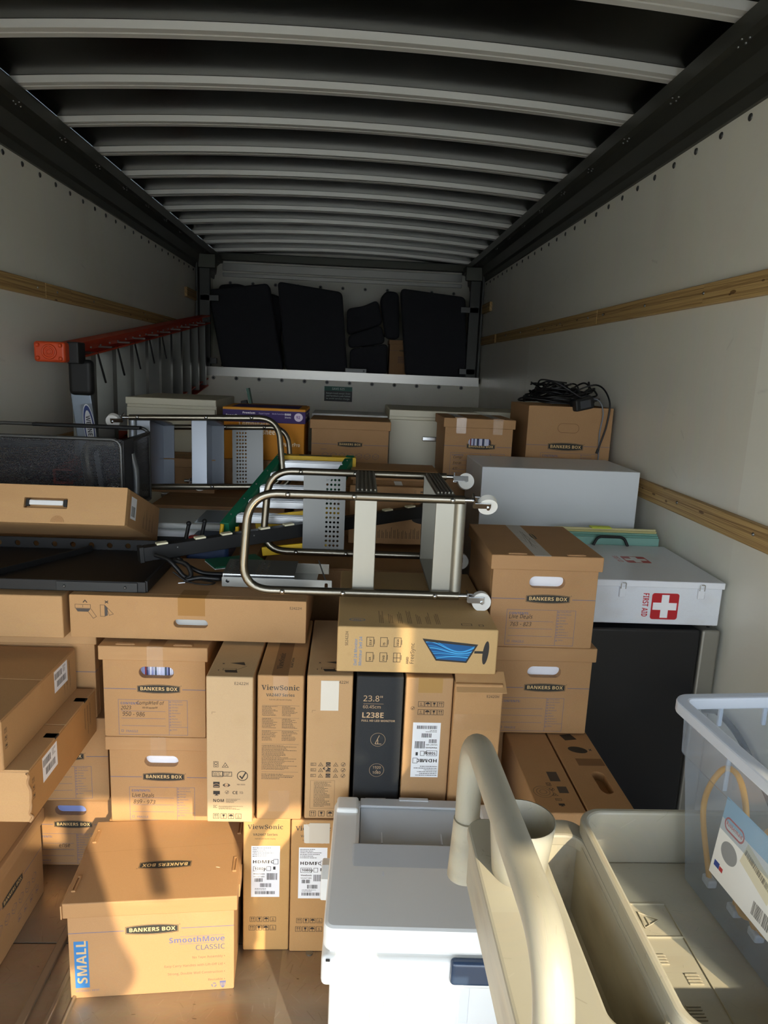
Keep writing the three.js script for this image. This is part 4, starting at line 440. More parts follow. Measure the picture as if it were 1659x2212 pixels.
{ const m = M.blackM, W = 0.68, D = 0.36; const alpha = (() => { const c = canvas(64, 64), x = c.getContext('2d'); x.fillStyle = '#fff'; x.fillRect(0, 0, 64, 64); x.fillStyle = '#000'; x.fillRect(10, 24, 44, 14); return c; })(); part('perforated_sheet', B(W, 0.002, D, 0, 0.012, 0), new THREE.MeshStandardMaterial({ color: '#1c1d1f', roughness: 0.5, metalness: 0.3, alphaMap: texOf(alpha, false, [44, 24]), alphaTest: 0.5, side: THREE.DoubleSide }), trayT); part('base_sheet', B(W - 0.01, 0.002, D - 0.01, 0, 0.002, 0), M.black, trayT);
  part('front_rail', RB(W, 0.028, 0.008, 0.002, 0, 0.014, D / 2), m, trayT); part('back_rail', (() => { const s = shapeRect(W, 0.045, 0.003); for (let k = 0; k < 12; k++) s.holes.push(holeCircle(-0.3 + k * 0.054, 0.004, 0.008)); return extr(s, 0.004, 0.0008, 8).translate(0, 0.022, -D / 2); })(), m, trayT); part('side_rail', RB(0.008, 0.03, D, 0.002, W / 2, 0.015, 0), m, trayT); part('side_rail', RB(0.008, 0.03, D, 0.002, -W / 2, 0.015, 0), m, trayT); part('divider', RB(0.006, 0.02, D, 0.002, 0, 0.02, 0), m, trayT).rotation.y = -0.5;
  const jb = part('joint_plate', RB(0.2, 0.024, 0.004, 0.001, 0.22, 0.014, D / 2 + 0.006), std('#2b2d2f', 0.45, 0.5), trayT); for (const x of [0.14, 0.29]) part('rivet', new THREE.SphereGeometry(0.004, 8, 6).translate(x, 0.014, D / 2 + 0.008), M.darkM, jb); }
const psA = V(-0.435, 0.926, -1.905), psB = V(0.42, 0.99, -2.36), psd = psB.clone().sub(psA), psl = psd.length();
const strip = thing('power_strip', 'long black power strip with cream outlets slanting across the pile', 'power strip', psA.clone().add(psB).multiplyScalar(0.5).toArray()); strip.quaternion.setFromUnitVectors(V(1, 0, 0), psd.clone().normalize());
part('housing', RB(psl, 0.04, 0.032, 0.002), M.blackM, strip); part('end_cap', RB(0.012, 0.044, 0.036, 0.002, -psl / 2, 0, 0), M.black, strip); for (const f of [0.06, 0.17, 0.25, 0.37, 0.45, 0.6, 0.81, 0.9]) part('outlet', RB(0.03, 0.008, 0.022, 0.001, -psl / 2 + psl * f, 0.021, 0), M.outlet, strip, null, 'cream outlet cover');
for (const f of [0.1, 0.33, 0.62]) part('screw', new THREE.SphereGeometry(0.0025, 8, 6).translate(-psl / 2 + psl * f, 0.008, 0.0165), M.steel, strip);
const pc = part('power_cord', merge([tube([[-0.39, 0.93, -1.885], [-0.35, 0.925, -1.86], [-0.325, 0.905, -1.85], [-0.30, 0.882, -1.845], [-0.255, 0.879, -1.85], [-0.215, 0.878, -1.86]], 0.0062, 50, 8), tube([[-0.335, 0.92, -1.87], [-0.3, 0.915, -1.855], [-0.285, 0.89, -1.84], [-0.3, 0.878, -1.83], [-0.26, 0.885, -1.835], [-0.21, 0.882, -1.84], [-0.2, 0.886, -1.865], [-0.26, 0.888, -1.87], [-0.31, 0.91, -1.875], [-0.325, 0.922, -1.88]], 0.0062, 70, 8, true), tube([[-0.33, 0.9, -1.83], [-0.29, 0.878, -1.82], [-0.24, 0.874, -1.81], [-0.22, 0.874, -1.83], [-0.27, 0.876, -1.85]], 0.002, 40, 6)]), M.cable, scene, null, 'bundled black power cord'); part('twist_tie', bar([-0.315, 0.872, -1.822], [-0.298, 0.873, -1.826], 0.0015), M.paper, pc); strip.updateMatrixWorld(true); strip.attach(pc);
// silver bracket shelf on the long carton
const br = thing('perforated_bracket', 'loose perforated steel bracket on the long flat carton', 'bracket', [-0.052, 0.87, -1.87], -0.02);
{ const s = shapeRect(0.19, 0.1, 0.002, -0.05, 0); for (let r = 0; r < 7; r++) for (const c of [0, 1, 2, 3, 6, 7, 8]) s.holes.push(holeCircle(-0.132 + c * 0.0125, -0.042 + r * 0.013, 0.0032)); const t = extr(s, 0.0015, 0, 5).rotateX(-Math.PI / 2 + 0.12).translate(0, 0.038, 0); part('top_plate', t, M.steel, br); part('lip', RB(0.19, 0.022, 0.002, 0.001, -0.05, 0.022, 0.052), M.chrome, br); part('flange', (() => { const f = shapeRect(0.29, 0.026, 0.002); f.holes.push(holeCircle(-0.13, 0.002, 0.005)); f.holes.push(holeRect(0.008, 0.016, 0.004, 0.13, -0.003)); return extr(f, 0.002, 0.0004).translate(0, 0.014, 0.062); })(), M.steel, br); part('back_flange', RB(0.1, 0.03, 0.002, 0.001, 0.08, 0.016, -0.08), M.plateM, br); part('stay', bar([0.13, 0.02, 0.06], [0.1, 0.04, -0.08], 0.002), M.steel, br); part('base_plate', RB(0.24, 0.002, 0.14, 0.0008, -0.02, 0.001, -0.01), M.steel, br); }
// green and yellow ladder in the pile
const gl = thing('step_ladder', 'green fibreglass step ladder with yellow ends lying in the pile behind the tube cart', 'ladder');
{ const A = V(-0.245, 0.952, -2.12), Bq = V(-0.12, 1.112, -2.62), off = V(0.25, 0.0, 0.0); for (const o of [V(0, 0, 0), off]) { const a = A.clone().add(o), b = Bq.clone().add(o), d = b.clone().sub(a), q = RB(0.03, 0.045, d.length(), 0.003); q.lookAt(d.clone().normalize()); const r = part('side_rail', q.translate(...a.clone().add(b).multiplyScalar(0.5).toArray()), M.green, gl, null, 'green fibreglass rail'); for (let k = 0; k < 5; k++) part('rivet', new THREE.SphereGeometry(0.003, 6, 5).translate(...a.clone().lerp(b, 0.1 + k * 0.2).add(V(0, 0.024, 0.01)).toArray()), M.steel, r); }
  for (let k = 0; k < 5; k++) { const c = A.clone().lerp(Bq, 0.12 + k * 0.19).add(V(0.125, 0.006, 0)); const tr = part('tread', RB(0.225, 0.022, 0.055, 0.002, c.x, c.y, c.z), std('#c4c7ca', 0.35, 0.85), gl, null, 'ribbed aluminium tread'); for (let j = 0; j < 4; j++) part('tread_rib', B(0.22, 0.002, 0.003, c.x, c.y + 0.012, c.z - 0.021 + j * 0.014), std('#c4c7ca', 0.35, 0.85), tr); }
  const cap = part('top_cap', (() => { const s = shapeRect(0.29, 0.038, 0.006); s.holes.push(holeRect(0.255, 0.02, 0.004, 0, -0.006)); return extr(s, 0.05, 0.001).translate(0.005, 1.108, -2.64); })(), M.yellow, gl, null, 'yellow plastic top cap'); part('print', B(0.12, 0.001, 0.018, 0.0, 1.1275, -2.615), M.black, cap);
  part('foot', bentTube([[-0.25, 0.972, -2.105], [-0.255, 0.915, -2.1], [-0.205, 0.91, -2.1], [-0.205, 0.965, -2.105]], 0.006, 0.012, 8), M.yellow, gl, null, 'yellow foot'); part('yellow_brace', (() => { const q = RB(0.27, 0.05, 0.012, 0.003); q.rotateZ(0.16); return q.translate(-0.03, 0.975, -2.2); })(), M.yellow, gl); part('yellow_brace', (() => { const q = RB(0.2, 0.028, 0.012, 0.003); q.rotateZ(0.13); return q.translate(-0.03, 0.905, -2.1); })(), M.yellow, gl); }
// loose office things between
const scn = thing('flatbed_scanner', 'white flatbed scanner behind the leaning carton', 'scanner', [-0.42, 0.845, -2.42]); part('base', RB(0.3, 0.06, 0.28, 0.012, 0, 0.03, 0), M.white, scn); part('lid', RB(0.29, 0.02, 0.25, 0.008, 0, 0.07, -0.005), std('#cdd0cc', 0.5), scn); part('front_slot', B(0.2, 0.02, 0.002, 0, 0.03, 0.1405), M.black, scn); part('glass_pane', B(0.1, 0.002, 0.2, 0.09, 0.081, 0), std('#9aa4aa', 0.15), scn);
const bs = thing('blue_stapler', 'dark blue desk tool with black posts beside the green ladder', 'desk tool', [-0.30, 0.842, -2.2]); part('body', RB(0.13, 0.07, 0.16, 0.015, 0, 0.035, 0), std('#23385c', 0.4), bs); for (const [x, z] of [[-0.03, 0.02], [0.05, -0.04], [-0.07, 0.06]]) { const p = part('post', bar([x, 0.06, z], [x + 0.01, 0.115, z - 0.01], 0.006), M.black, bs); part('knob', new THREE.SphereGeometry(0.008, 10, 8).translate(x + 0.01, 0.118, z - 0.01), M.black, p); } part('red_button', new THREE.CylinderGeometry(0.016, 0.016, 0.01, 16).translate(-0.045, 0.074, 0.05), std('#b22a24', 0.4), bs);
const gb = thing('green_binder', 'green book lying under the power strip', 'book', [-0.2, 0.845, -2.055], 0.5); part('cover', RB(0.16, 0.03, 0.1, 0.004, 0, 0.015, 0), M.green, gb); part('pages', B(0.155, 0.02, 0.096, -0.004, 0.015, 0.004), M.paper, gb);
// cartons showing behind the tube cart
const vsSide = face(0.34, 0.36, (x, w, h) => { x.save(); x.translate(w * 0.72, h * 0.05); x.rotate(Math.PI / 2); txt(x, 'VA2447 Series', 0, 0, 30, { bold: true }); txt(x, 'Full HD LED Backlit Display', 0, 22, 10); x.restore(); x.fillStyle = '#1f1c1a'; x.beginPath(); x.ellipse(w * 0.82, h * 0.56, 60, 30, 0, 0, 7); x.fill(); x.strokeStyle = '#b08a60'; x.lineWidth = 2; x.strokeRect(w * 0.78, h * 0.52, 30, 20); for (let k = 0; k < 14; k++) { x.save(); x.translate(w * (0.3 + k * 0.04), h * 0.9); x.rotate(-Math.PI / 2); greek(x, 0, 0, h * 0.2, 2, 5, '#3a2f22'); x.restore(); } }, { base: '#ab8257', ppm: 1600 });
carton('monitor_carton', 'tilted monitor carton with sideways lettering behind the lying tube cart', { x: 0.3, y: 0.85, z: -2.44, w: 0.34, h: 0.2, d: 0.12, tilt: -0.12, centred: true, faces: { f: vsSide }, tone: 3, fold: false });
fileBox('storage_box', 'brown file box with a strip of white tape behind the lying tube cart', { x: 0.29, y: 0.84, z: -2.53, w: 0.3, h: 0.25, d: 0.18, hole: false, tabs: false, tone: 3, group: G_FILE, front: face(0.3, 0.246, (x, w, h) => { x.fillStyle = '#d8d4cc'; x.save(); x.translate(w * 0.45, 0); x.rotate(-0.4); x.fillRect(0, 0, 26, 70); x.restore(); logo(x, w * 0.35, h * 0.2, 30); }, { base: '#ab8257' }) });

// ---------- orange ladder along the left wall ----------
const ol = thing('orange_ladder', 'orange fibreglass ladder with aluminium steps lying on its side along the left wall', 'ladder');
{ const A = V(-1.08, 1.462, -3.06), Bq = V(-1.13, 1.80, -6.24), d = Bq.clone().sub(A), len = d.length(), u = d.clone().normalize(); const rail = (o, h) => { const q = merge([B(0.012, h, len, 0.034, 0, 0), B(0.08, 0.008, len, 0, h / 2 - 0.004, 0), B(0.08, 0.008, len, 0, -h / 2 + 0.004, 0)]); q.lookAt(u.clone()); return q.translate(...A.clone().add(Bq).multiplyScalar(0.5).add(o).toArray()); };
  part('top_rail', rail(V(0, 0, 0), 0.066), M.orange, ol, null, 'orange fibreglass rail'); part('lower_rail', rail(V(-0.02, -0.52, 0), 0.066), M.orange, ol, null, 'orange fibreglass rail');
  for (let k = 0; k < 24; k++) part('rivet', new THREE.SphereGeometry(0.005, 8, 6).translate(...A.clone().addScaledVector(u, 0.1 + k * 0.132).add(V(0.042, 0.004, 0)).toArray()), M.steel, ol);
  for (let k = 0; k < 10; k++) { const c = A.clone().addScaledVector(u, 0.28 + k * 0.302); const st = part('step', merge([B(0.085, 0.5, 0.004, -0.01, -0.27, 0.036), B(0.006, 0.5, 0.075, 0.03, -0.27, 0), B(0.02, 0.5, 0.004, 0.022, -0.27, -0.038), B(0.02, 0.5, 0.004, 0.03, -0.27, 0.042)]).translate(c.x, c.y, c.z), std('#83847f', 0.32, 0.9), ol, null, 'aluminium step'); if (k < 5) part('brace', bar([c.x + 0.036, c.y - 0.02, c.z - 0.05], [c.x + 0.036, c.y - 0.16, c.z - 0.15], 0.005), M.darkM, st); }
  const ft = part('foot', merge([RB(0.125, 0.082, 0.07, 0.012, A.x - 0.02, A.y, A.z + 0.04), new THREE.TorusGeometry(0.026, 0.005, 8, 24).translate(A.x - 0.02, A.y, A.z + 0.076), new THREE.TorusGeometry(0.012, 0.004, 8, 20).translate(A.x - 0.02, A.y, A.z + 0.076)]), std('#cf4a1e', 0.45), ol, null, 'moulded orange rail foot'); for (const [x, y] of [[-0.045, 0.026], [0.045, 0.026], [-0.045, -0.026], [0.045, -0.026]]) part('foot_boss', new THREE.SphereGeometry(0.009, 8, 6).translate(A.x - 0.02 + x, A.y + y, A.z + 0.076), std('#cf4a1e', 0.45), ft);
  part('bracket', merge([RB(0.05, 0.088, 0.08, 0.006, A.x + 0.055, A.y, A.z - 0.01), RB(0.10, 0.15, 0.05, 0.02, A.x + 0.06, A.y - 0.1, A.z - 0.05)]), M.black, ol, null, 'black plastic corner bracket');
  const bs2 = part('bottom_step', (() => { const q = RB(0.085, 0.62, 0.03, 0.004); q.rotateZ(0.11); return q.translate(A.x + 0.085, A.y - 0.46, A.z - 0.06); })(), std('#7e8894', 0.35, 0.85), ol, null, 'wide aluminium bottom step'); part('oval_decal', new THREE.PlaneGeometry(0.05, 0.2), (() => { const c = canvas(256, 1024), x = c.getContext('2d'); x.fillStyle = '#7e8894'; x.fillRect(0, 0, 256, 1024); x.fillStyle = '#e8ecf2'; x.beginPath(); x.ellipse(128, 512, 124, 508, 0, 0, 7); x.fill(); x.fillStyle = '#16337a'; x.beginPath(); x.ellipse(128, 512, 110, 480, 0, 0, 7); x.fill(); x.fillStyle = '#e8ecf2'; x.beginPath(); x.ellipse(128, 540, 84, 400, 0, 0, 7); x.fill(); x.translate(128, 512); x.rotate(Math.PI / 2); x.fillStyle = '#141a2c'; x.font = 'bold 130px sans-serif'; x.textAlign = 'center'; x.textBaseline = 'middle'; x.fillText('WERNER', 10, 0); return new THREE.MeshStandardMaterial({ map: texOf(c), roughness: 0.4 }); })(), bs2, [A.x + 0.086, A.y - 0.31, A.z - 0.0425]).rotation.z = 0.11; }
// ---------- things on the raised shelf ----------
const clothT = (() => { const c = canvas(256, 256), x = c.getContext('2d'); x.fillStyle = '#33343a'; x.fillRect(0, 0, 256, 256); for (let i = 0; i < 5000; i++) { x.fillStyle = rnd() < 0.5 ? 'rgba(0,0,0,0.25)' : 'rgba(90,92,100,0.25)'; x.fillRect(rr(0, 256), rr(0, 256), 2, 1); } return new THREE.MeshStandardMaterial({ map: texOf(c, true, [4, 4]), roughness: 0.95 }); })();
function cushion(label, pts, z, th, lean = 0) { // rounded slab with the given outline
  const P = pts.map(([a, b]) => new THREE.Vector2(a, b)), s = new THREE.Shape(), n = P.length, r = 0.045; for (let i = 0; i < n; i++) { const p = P[i], a = P[(i + n - 1) % n].clone().sub(p), b = P[(i + 1) % n].clone().sub(p); const ra = Math.min(r, a.length() * 0.4), rb = Math.min(r, b.length() * 0.4); const A = p.clone().addScaledVector(a.normalize(), ra), C = p.clone().addScaledVector(b.normalize(), rb); i ? s.lineTo(A.x, A.y) : s.moveTo(A.x, A.y); s.quadraticCurveTo(p.x, p.y, C.x, C.y); } s.closePath();
  const y0 = Math.min(...pts.map((q) => q[1])); const g = thing('upholstered_cushion', label, 'cushion', [0, y0, z], 0, 'charcoal cushions on the raised shelf'); g.rotation.x = lean;
  const q = new THREE.ExtrudeGeometry(s, { depth: th - 0.04, bevelEnabled: true, bevelThickness: 0.02, bevelSize: 0.02, bevelOffset: -0.02, bevelSegments: 4, curveSegments: 8 }).translate(0, -y0, -th + 0.02); part('pad', q, clothT, g); const xs = pts.map((q) => q[0]); part('base_board', RB((Math.max(...xs) - Math.min(...xs)) * 0.7, 0.02, 0.012, 0.003, (Math.max(...xs) + Math.min(...xs)) / 2, 0.03, -th - 0.004), M.black, g); return g;
}
cushion('tall charcoal cushion by the left corner post', [[-1.04, 1.402], [-0.50, 1.402], [-0.64, 2.15], [-1.17, 2.07]], -6.48, 0.13, -0.05);
cushion('charcoal cushion peeking out behind the tall left one', [[-1.08, 1.402], [-0.56, 1.402], [-0.55, 2.06], [-0.95, 2.16], [-1.12, 2.14]], -6.72, 0.12, -0.05);
cushion('tall charcoal cushion left of the loose cushions', [[-0.475, 1.402], [0.075, 1.405], [0.008, 2.10], [-0.56, 2.165]], -6.44, 0.13, -0.05);
cushion('tall charcoal cushion by the right corner post', [[0.60, 1.402], [1.155, 1.404], [1.10, 2.11], [0.52, 2.16]], -6.46, 0.13, -0.05);
cushion('lowest of the three loose charcoal cushions', [[0.09, 1.405], [0.44, 1.405], [0.43, 1.68], [0.09, 1.62]], -6.58, 0.16); cushion('middle one of the three loose charcoal cushions', [[0.075, 1.625], [0.41, 1.682], [0.365, 1.842], [0.07, 1.735]], -6.58, 0.16); cushion('top one of the three loose charcoal cushions', [[0.06, 1.738], [0.38, 1.85], [0.325, 2.06], [0.20, 2.0], [0.05, 1.97]], -6.6, 0.15);
cushion('small upright charcoal cushion on the shelf carton', [[0.41, 1.722], [0.535, 1.722], [0.51, 2.13], [0.40, 2.14], [0.345, 2.07]], -6.58, 0.14);
fileBox('storage_box', 'file box on the raised shelf between the cushions', { x: 0.585, y: 1.402, z: -6.66, w: 0.26, h: 0.312, d: 0.3, hole: false, tabs: false, tone: 3, group: G_FILE, front: face(0.26, 0.308, (x, w, h) => { logo(x, w * 0.48, h * 0.28, 70); rule(x, h * 0.28, w, w * 0.48, 76); greek(x, w * 0.3, h * 0.45, w * 0.4, 8, 8, '#54405a'); }, { base: '#ab8257' }) });
const fb = thing('folded_bar', 'pale flat bar poking out beneath the loose cushions', 'bar', [0.15, 1.42, -6.40]); part('bar', RB(0.2, 0.05, 0.02, 0.01, 0, 0.007, 0), M.darkM, fb); part('hole', new THREE.CylinderGeometry(0.008, 0.008, 0.002, 12).rotateX(Math.PI / 2).translate(0.07, 0.007, 0.011), M.black, fb);
const stk = thing('notice_sticker', 'green and black notice sticker on the grey bulkhead', 'sticker', [0.0, 1.157, -6.2985]);
part('print', B(0.243, 0.128, 0.001, 0.0025, 0.064, 0), (() => { const c = canvas(972, 512), x = c.getContext('2d'); x.fillStyle = '#111614'; x.fillRect(0, 0, 972, 512); x.fillStyle = '#0d6b58'; x.fillRect(0, 0, 972, 150); x.fillStyle = '#cfe0d8'; x.textAlign = 'center'; x.font = 'bold 105px sans-serif'; x.fillText('SAVE $25', 486, 115); x.font = 'bold 74px sans-serif'; ['Return truck swept clean', 'and furniture pads folded', 'to avoid service charge.'].forEach((t, i) => x.fillText(t, 486, 260 + i * 92, 850)); return new THREE.MeshStandardMaterial({ map: texOf(c), roughness: 0.45 }); })(), stk);
// ---------- laser printer ----------
const pr = thing('laser_printer', 'pale grey laser printer standing on the floor in front of the monitor cartons', 'printer', [0.3, 0, -1.305], -0.03);
{ const g = std('#b9bdc1', 0.42), w = std('#e4e5e3', 0.4), dk = std('#7d8388', 0.5), FW = 0.375, D = 0.40;
  part('lower_body', RB(FW - 0.03, 0.345, D - 0.03, 0.012, 0, 0.1745, -0.01), w, pr); for (const [x, z] of [[-0.13, 0.13], [0.13, 0.13], [-0.13, -0.15], [0.13, -0.15]]) part('foot', new THREE.CylinderGeometry(0.012, 0.012, 0.004, 12).translate(x, 0.002, z), M.black, pr);
  part('upper_body', RB(FW, 0.063, D, 0.01, 0, 0.3595, 0), w, pr); part('inner_frame', B(FW - 0.03, 0.06, D - 0.03, 0, 0.376, 0), w, pr);
  const fr2 = shapeRect(FW - 0.004, D - 0.004, 0.02); fr2.holes.push(holeRect(0.275, 0.14, 0.006, 0.012, 0.105)); const top = part('top_frame', extr(fr2, 0.036, 0.008, 8).rotateX(-Math.PI / 2).translate(0, 0.408, 0), w, pr);
  const cover = part('output_cover', (() => { const q = RB(FW - 0.06, 0.012, 0.215, 0.005, 0, 0, 0); const p = q.attributes.position; for (let i = 0; i < p.count; i++) { const z = p.getZ(i); p.setY(i, p.getY(i) - 3.2 * Math.max(0, z - 0.02) ** 2); } q.computeVertexNormals(); return q.translate(0.018, 0.4525, 0.073); })(), g, pr, null, 'grey output tray cover');
  part('scratch', B(0.004, 0.0004, 0.012, -0.075, 0.4588, 0.06), M.white, cover);
  part('recess_floor', B(0.275, 0.004, 0.142, 0.012, 0.409, -0.105), g, pr); part('recess_back', (() => { const q = B(0.272, 0.004, 0.095); q.rotateX(0.38); return q.translate(0.012, 0.427, -0.13); })(), g, pr); part('panel_side', RB(0.275, 0.006, 0.03, 0.002, 0.012, 0.4515, -0.186), g, pr);
  for (const [x, s] of [[-0.06, 1], [0.07, 1]]) { part('guide_frame', RB(0.075, 0.003, 0.05, 0.001, x, 0.4145, -0.062), w, pr); part('paper_guide', RB(0.036, 0.006, 0.036, 0.002, x + 0.003, 0.4175, -0.058), dk, pr); part('guide_fin', RB(0.003, 0.04, 0.036, 0.001, x - 0.016, 0.433, -0.06), g, pr); }
  part('symbol_ring', new THREE.TorusGeometry(0.008, 0.0009, 6, 24).rotateX(Math.PI / 2).translate(0.005, 0.413, -0.07), w, pr);
  part('rear_tab', RB(0.07, 0.01, 0.012, 0.002, 0.0, 0.452, -D / 2 + 0.002), g, pr); part('rear_corner', RB(0.05, 0.02, 0.05, 0.006, -0.155, 0.452, -0.17), w, pr);
  part('side_grip', (() => { const s = new THREE.Shape([[0, 0], [0.062, 0], [0.062, 0.052], [0.03, 0.06], [0, 0.05]].map(([a, b]) => new THREE.Vector2(a, b))); return extr(s, 0.012, 0.003).rotateY(Math.PI / 2).translate(-FW / 2 - 0.012, 0.36, 0.02); })(), w, pr);
  const vs = shapeRect(0.076, 0.106, 0.003); for (let r = 0; r < 16; r++) for (let c = 0; c < 3; c++) vs.holes.push(holeRect(0.019, 0.0032, 0.001, -0.022 + c * 0.022, 0.047 - r * 0.0062)); part('vent_grille', extr(vs, 0.008, 0.0008, 3).translate(-0.055, 0.255, D / 2 - 0.027), w, pr);
  part('control_panel', RB(0.12, 0.05, 0.02, 0.008, 0.11, 0.372, D / 2 + 0.002), std('#2f3f57', 0.15), pr, null, 'dark blue control panel'); part('power_button', new THREE.CylinderGeometry(0.012, 0.012, 0.004, 24).rotateX(Math.PI / 2).translate(0.055, 0.3, D / 2 - 0.025), M.white, pr); part('light_strip', RB(0.018, 0.1, 0.003, 0.001, 0.085, 0.28, D / 2 - 0.025), M.white, pr); part('power_jack', RB(0.008, 0.005, 0.002, 0.001, -0.175, 0.386, D / 2), M.black, pr); }
// ---------- moulded utility cart ----------
const uT = (() => { const c = canvas(512, 512), x = c.getContext('2d'); x.fillStyle = '#aba797'; x.fillRect(0, 0, 512, 512); patches(x, 512, 512, 40, 0.07); for (let i = 0; i < 160; i++) { x.strokeStyle = `rgba(${rnd() < 0.5 ? '60,52,40' : '235,230,215'},${rr(0.05, 0.25)})`; x.lineWidth = rr(0.4, 1.3); x.beginPath(); const a = rr(0, 512), b = rr(0, 512); x.moveTo(a, b); x.lineTo(a + rr(-22, 22), b + rr(-22, 22)); x.stroke(); } return c; })();
const uM = new THREE.MeshStandardMaterial({ map: texOf(uT, true, [2, 2]), roughness: 0.42 });
const uc = thing('utility_cart', 'beige grey moulded plastic utility cart with a curved handle, beside the printer', 'cart', [0.75, 0, -0.77]);
{ // local x: handle end -0.43, far end +0.44; local z: far side -0.19, near side +0.19
  const H = 0.80, F = 0.72, D = 0.385;
  const ring = shapeRect(0.70, D, 0.04, 0.09, 0); ring.holes.push(holeRect(0.676, D - 0.024, 0.03, 0.09, 0)); part('tray_wall', extr(ring, H - F + 0.03, 0.004, 10).rotateX(-Math.PI / 2).translate(0, F - 0.03, 0), uM, uc); part('tray_floor', RB(0.69, 0.025, D - 0.02, 0.008, 0.09, F - 0.0125, 0), uM, uc);
  const deck = shapeRect(0.178, D, 0.03, -0.338, 0); deck.holes.push(holeRect(0.062, 0.315, 0.022, -0.293, -0.004)); part('handle_deck', extr(deck, 0.012, 0.004, 12).rotateX(-Math.PI / 2).translate(0, H - 0.032, 0), uM, uc);
  part('pocket', merge([RB(0.004, 0.12, 0.32, 0.001, -0.261, H - 0.084, 0.004), RB(0.004, 0.12, 0.32, 0.001, -0.326, H - 0.084, 0.004), RB(0.07, 0.12, 0.004, 0.001, -0.293, H - 0.084, -0.156), RB(0.07, 0.12, 0.004, 0.001, -0.293, H - 0.084, 0.164), RB(0.07, 0.004, 0.32, 0.001, -0.293, H - 0.145, 0.004)]), uM, uc);
  part('end_wall', RB(0.014, 0.085, D - 0.05, 0.006, -0.417, H - 0.068, 0), uM, uc);
  part('handle', bentTube([[-0.418, 0.66, -0.218], [-0.418, 0.915, -0.222], [-0.416, 0.928, 0.235], [-0.418, 0.62, 0.232]], 0.0195, 0.085, 20), uM, uc, null, 'thick curved grab handle');
  part('handle_socket', new THREE.CylinderGeometry(0.0215, 0.026, 0.1, 24).translate(-0.418, 0.715, -0.217), uM, uc); part('handle_socket', new THREE.CylinderGeometry(0.0215, 0.026, 0.1, 24).translate(-0.418, 0.70, 0.232), uM, uc);
  part('cup_holder', new THREE.LatheGeometry([[0.0, 0], [0.036, 0], [0.044, 0.082], [0.041, 0.082], [0.034, 0.004], [0, 0.004]].map(([a, b]) => new THREE.Vector2(a, b)), 36).translate(-0.372, 0.783, -0.075), uM, uc);
  part('name_tag', (() => { const q = new THREE.CylinderGeometry(0.0202, 0.0202, 0.05, 16, 1, true, -0.3, 1.5); q.rotateX(Math.PI / 2); q.rotateX(0.42); return q.translate(-0.4175, 0.9075, -0.155); })(), (() => { const c = canvas(256, 256), x = c.getContext('2d'); x.fillStyle = '#c9c6b8'; x.fillRect(0, 0, 256, 256); x.fillStyle = '#26241f'; x.font = '70px sans-serif'; x.translate(128, 128); x.rotate(1.57); x.textAlign = 'center'; x.fillText('Kitchen', 0, -20); x.fillText('Cart', 0, 60); return new THREE.MeshStandardMaterial({ map: texOf(c), roughness: 0.4, side: THREE.DoubleSide }); })(), uc, null, 'pale tape tag with pen writing');
  const em = part('warning_relief', merge([-0.09, 0.12].map((z) => B(0.075, 0.002, 0.002, -0.19, F + 0.001, z)).concat([B(0.0015, 0.002, 0.21, -0.228, F + 0.001, 0.015), B(0.0015, 0.002, 0.21, -0.152, F + 0.001, 0.015), B(0.075, 0.002, 0.0015, -0.19, F + 0.001, -0.03), new THREE.TorusGeometry(0.016, 0.0012, 5, 3).rotateX(Math.PI / 2).translate(-0.19, F + 0.001, -0.06), B(0.002, 0.002, 0.012, -0.19, F + 0.001, -0.058)])), uM, uc, null, 'raised moulded warning panel');
  for (const [x, z, n] of [[-0.2, 0.0, 4], [-0.17, 0.03, 4], [-0.19, 0.075, 5]]) for (let k = 0; k < n; k++) part('relief_line', B(0.018, 0.0016, 0.0022, x, F + 0.001, z + k * 0.0045), uM, em);
  for (const [sx, sz] of [[-0.13, -0.14], [-0.13, 0.14], [0.38, -0.14], [0.38, 0.14]]) { part('leg', RB(0.09, 0.6, 0.05, 0.015, sx, 0.4, sz), uM, uc); const cs = part('caster_fork', RB(0.035, 0.05, 0.05, 0.006, sx, 0.1, sz), M.darkM, uc); part('wheel', new THREE.CylinderGeometry(0.055, 0.055, 0.03, 24).rotateX(Math.PI / 2).translate(sx, 0.055, sz), M.rubber, cs); }
  part('lower_shelf', RB(0.84, 0.06, D, 0.02, 0.01, 0.16, 0), uM, uc);
}
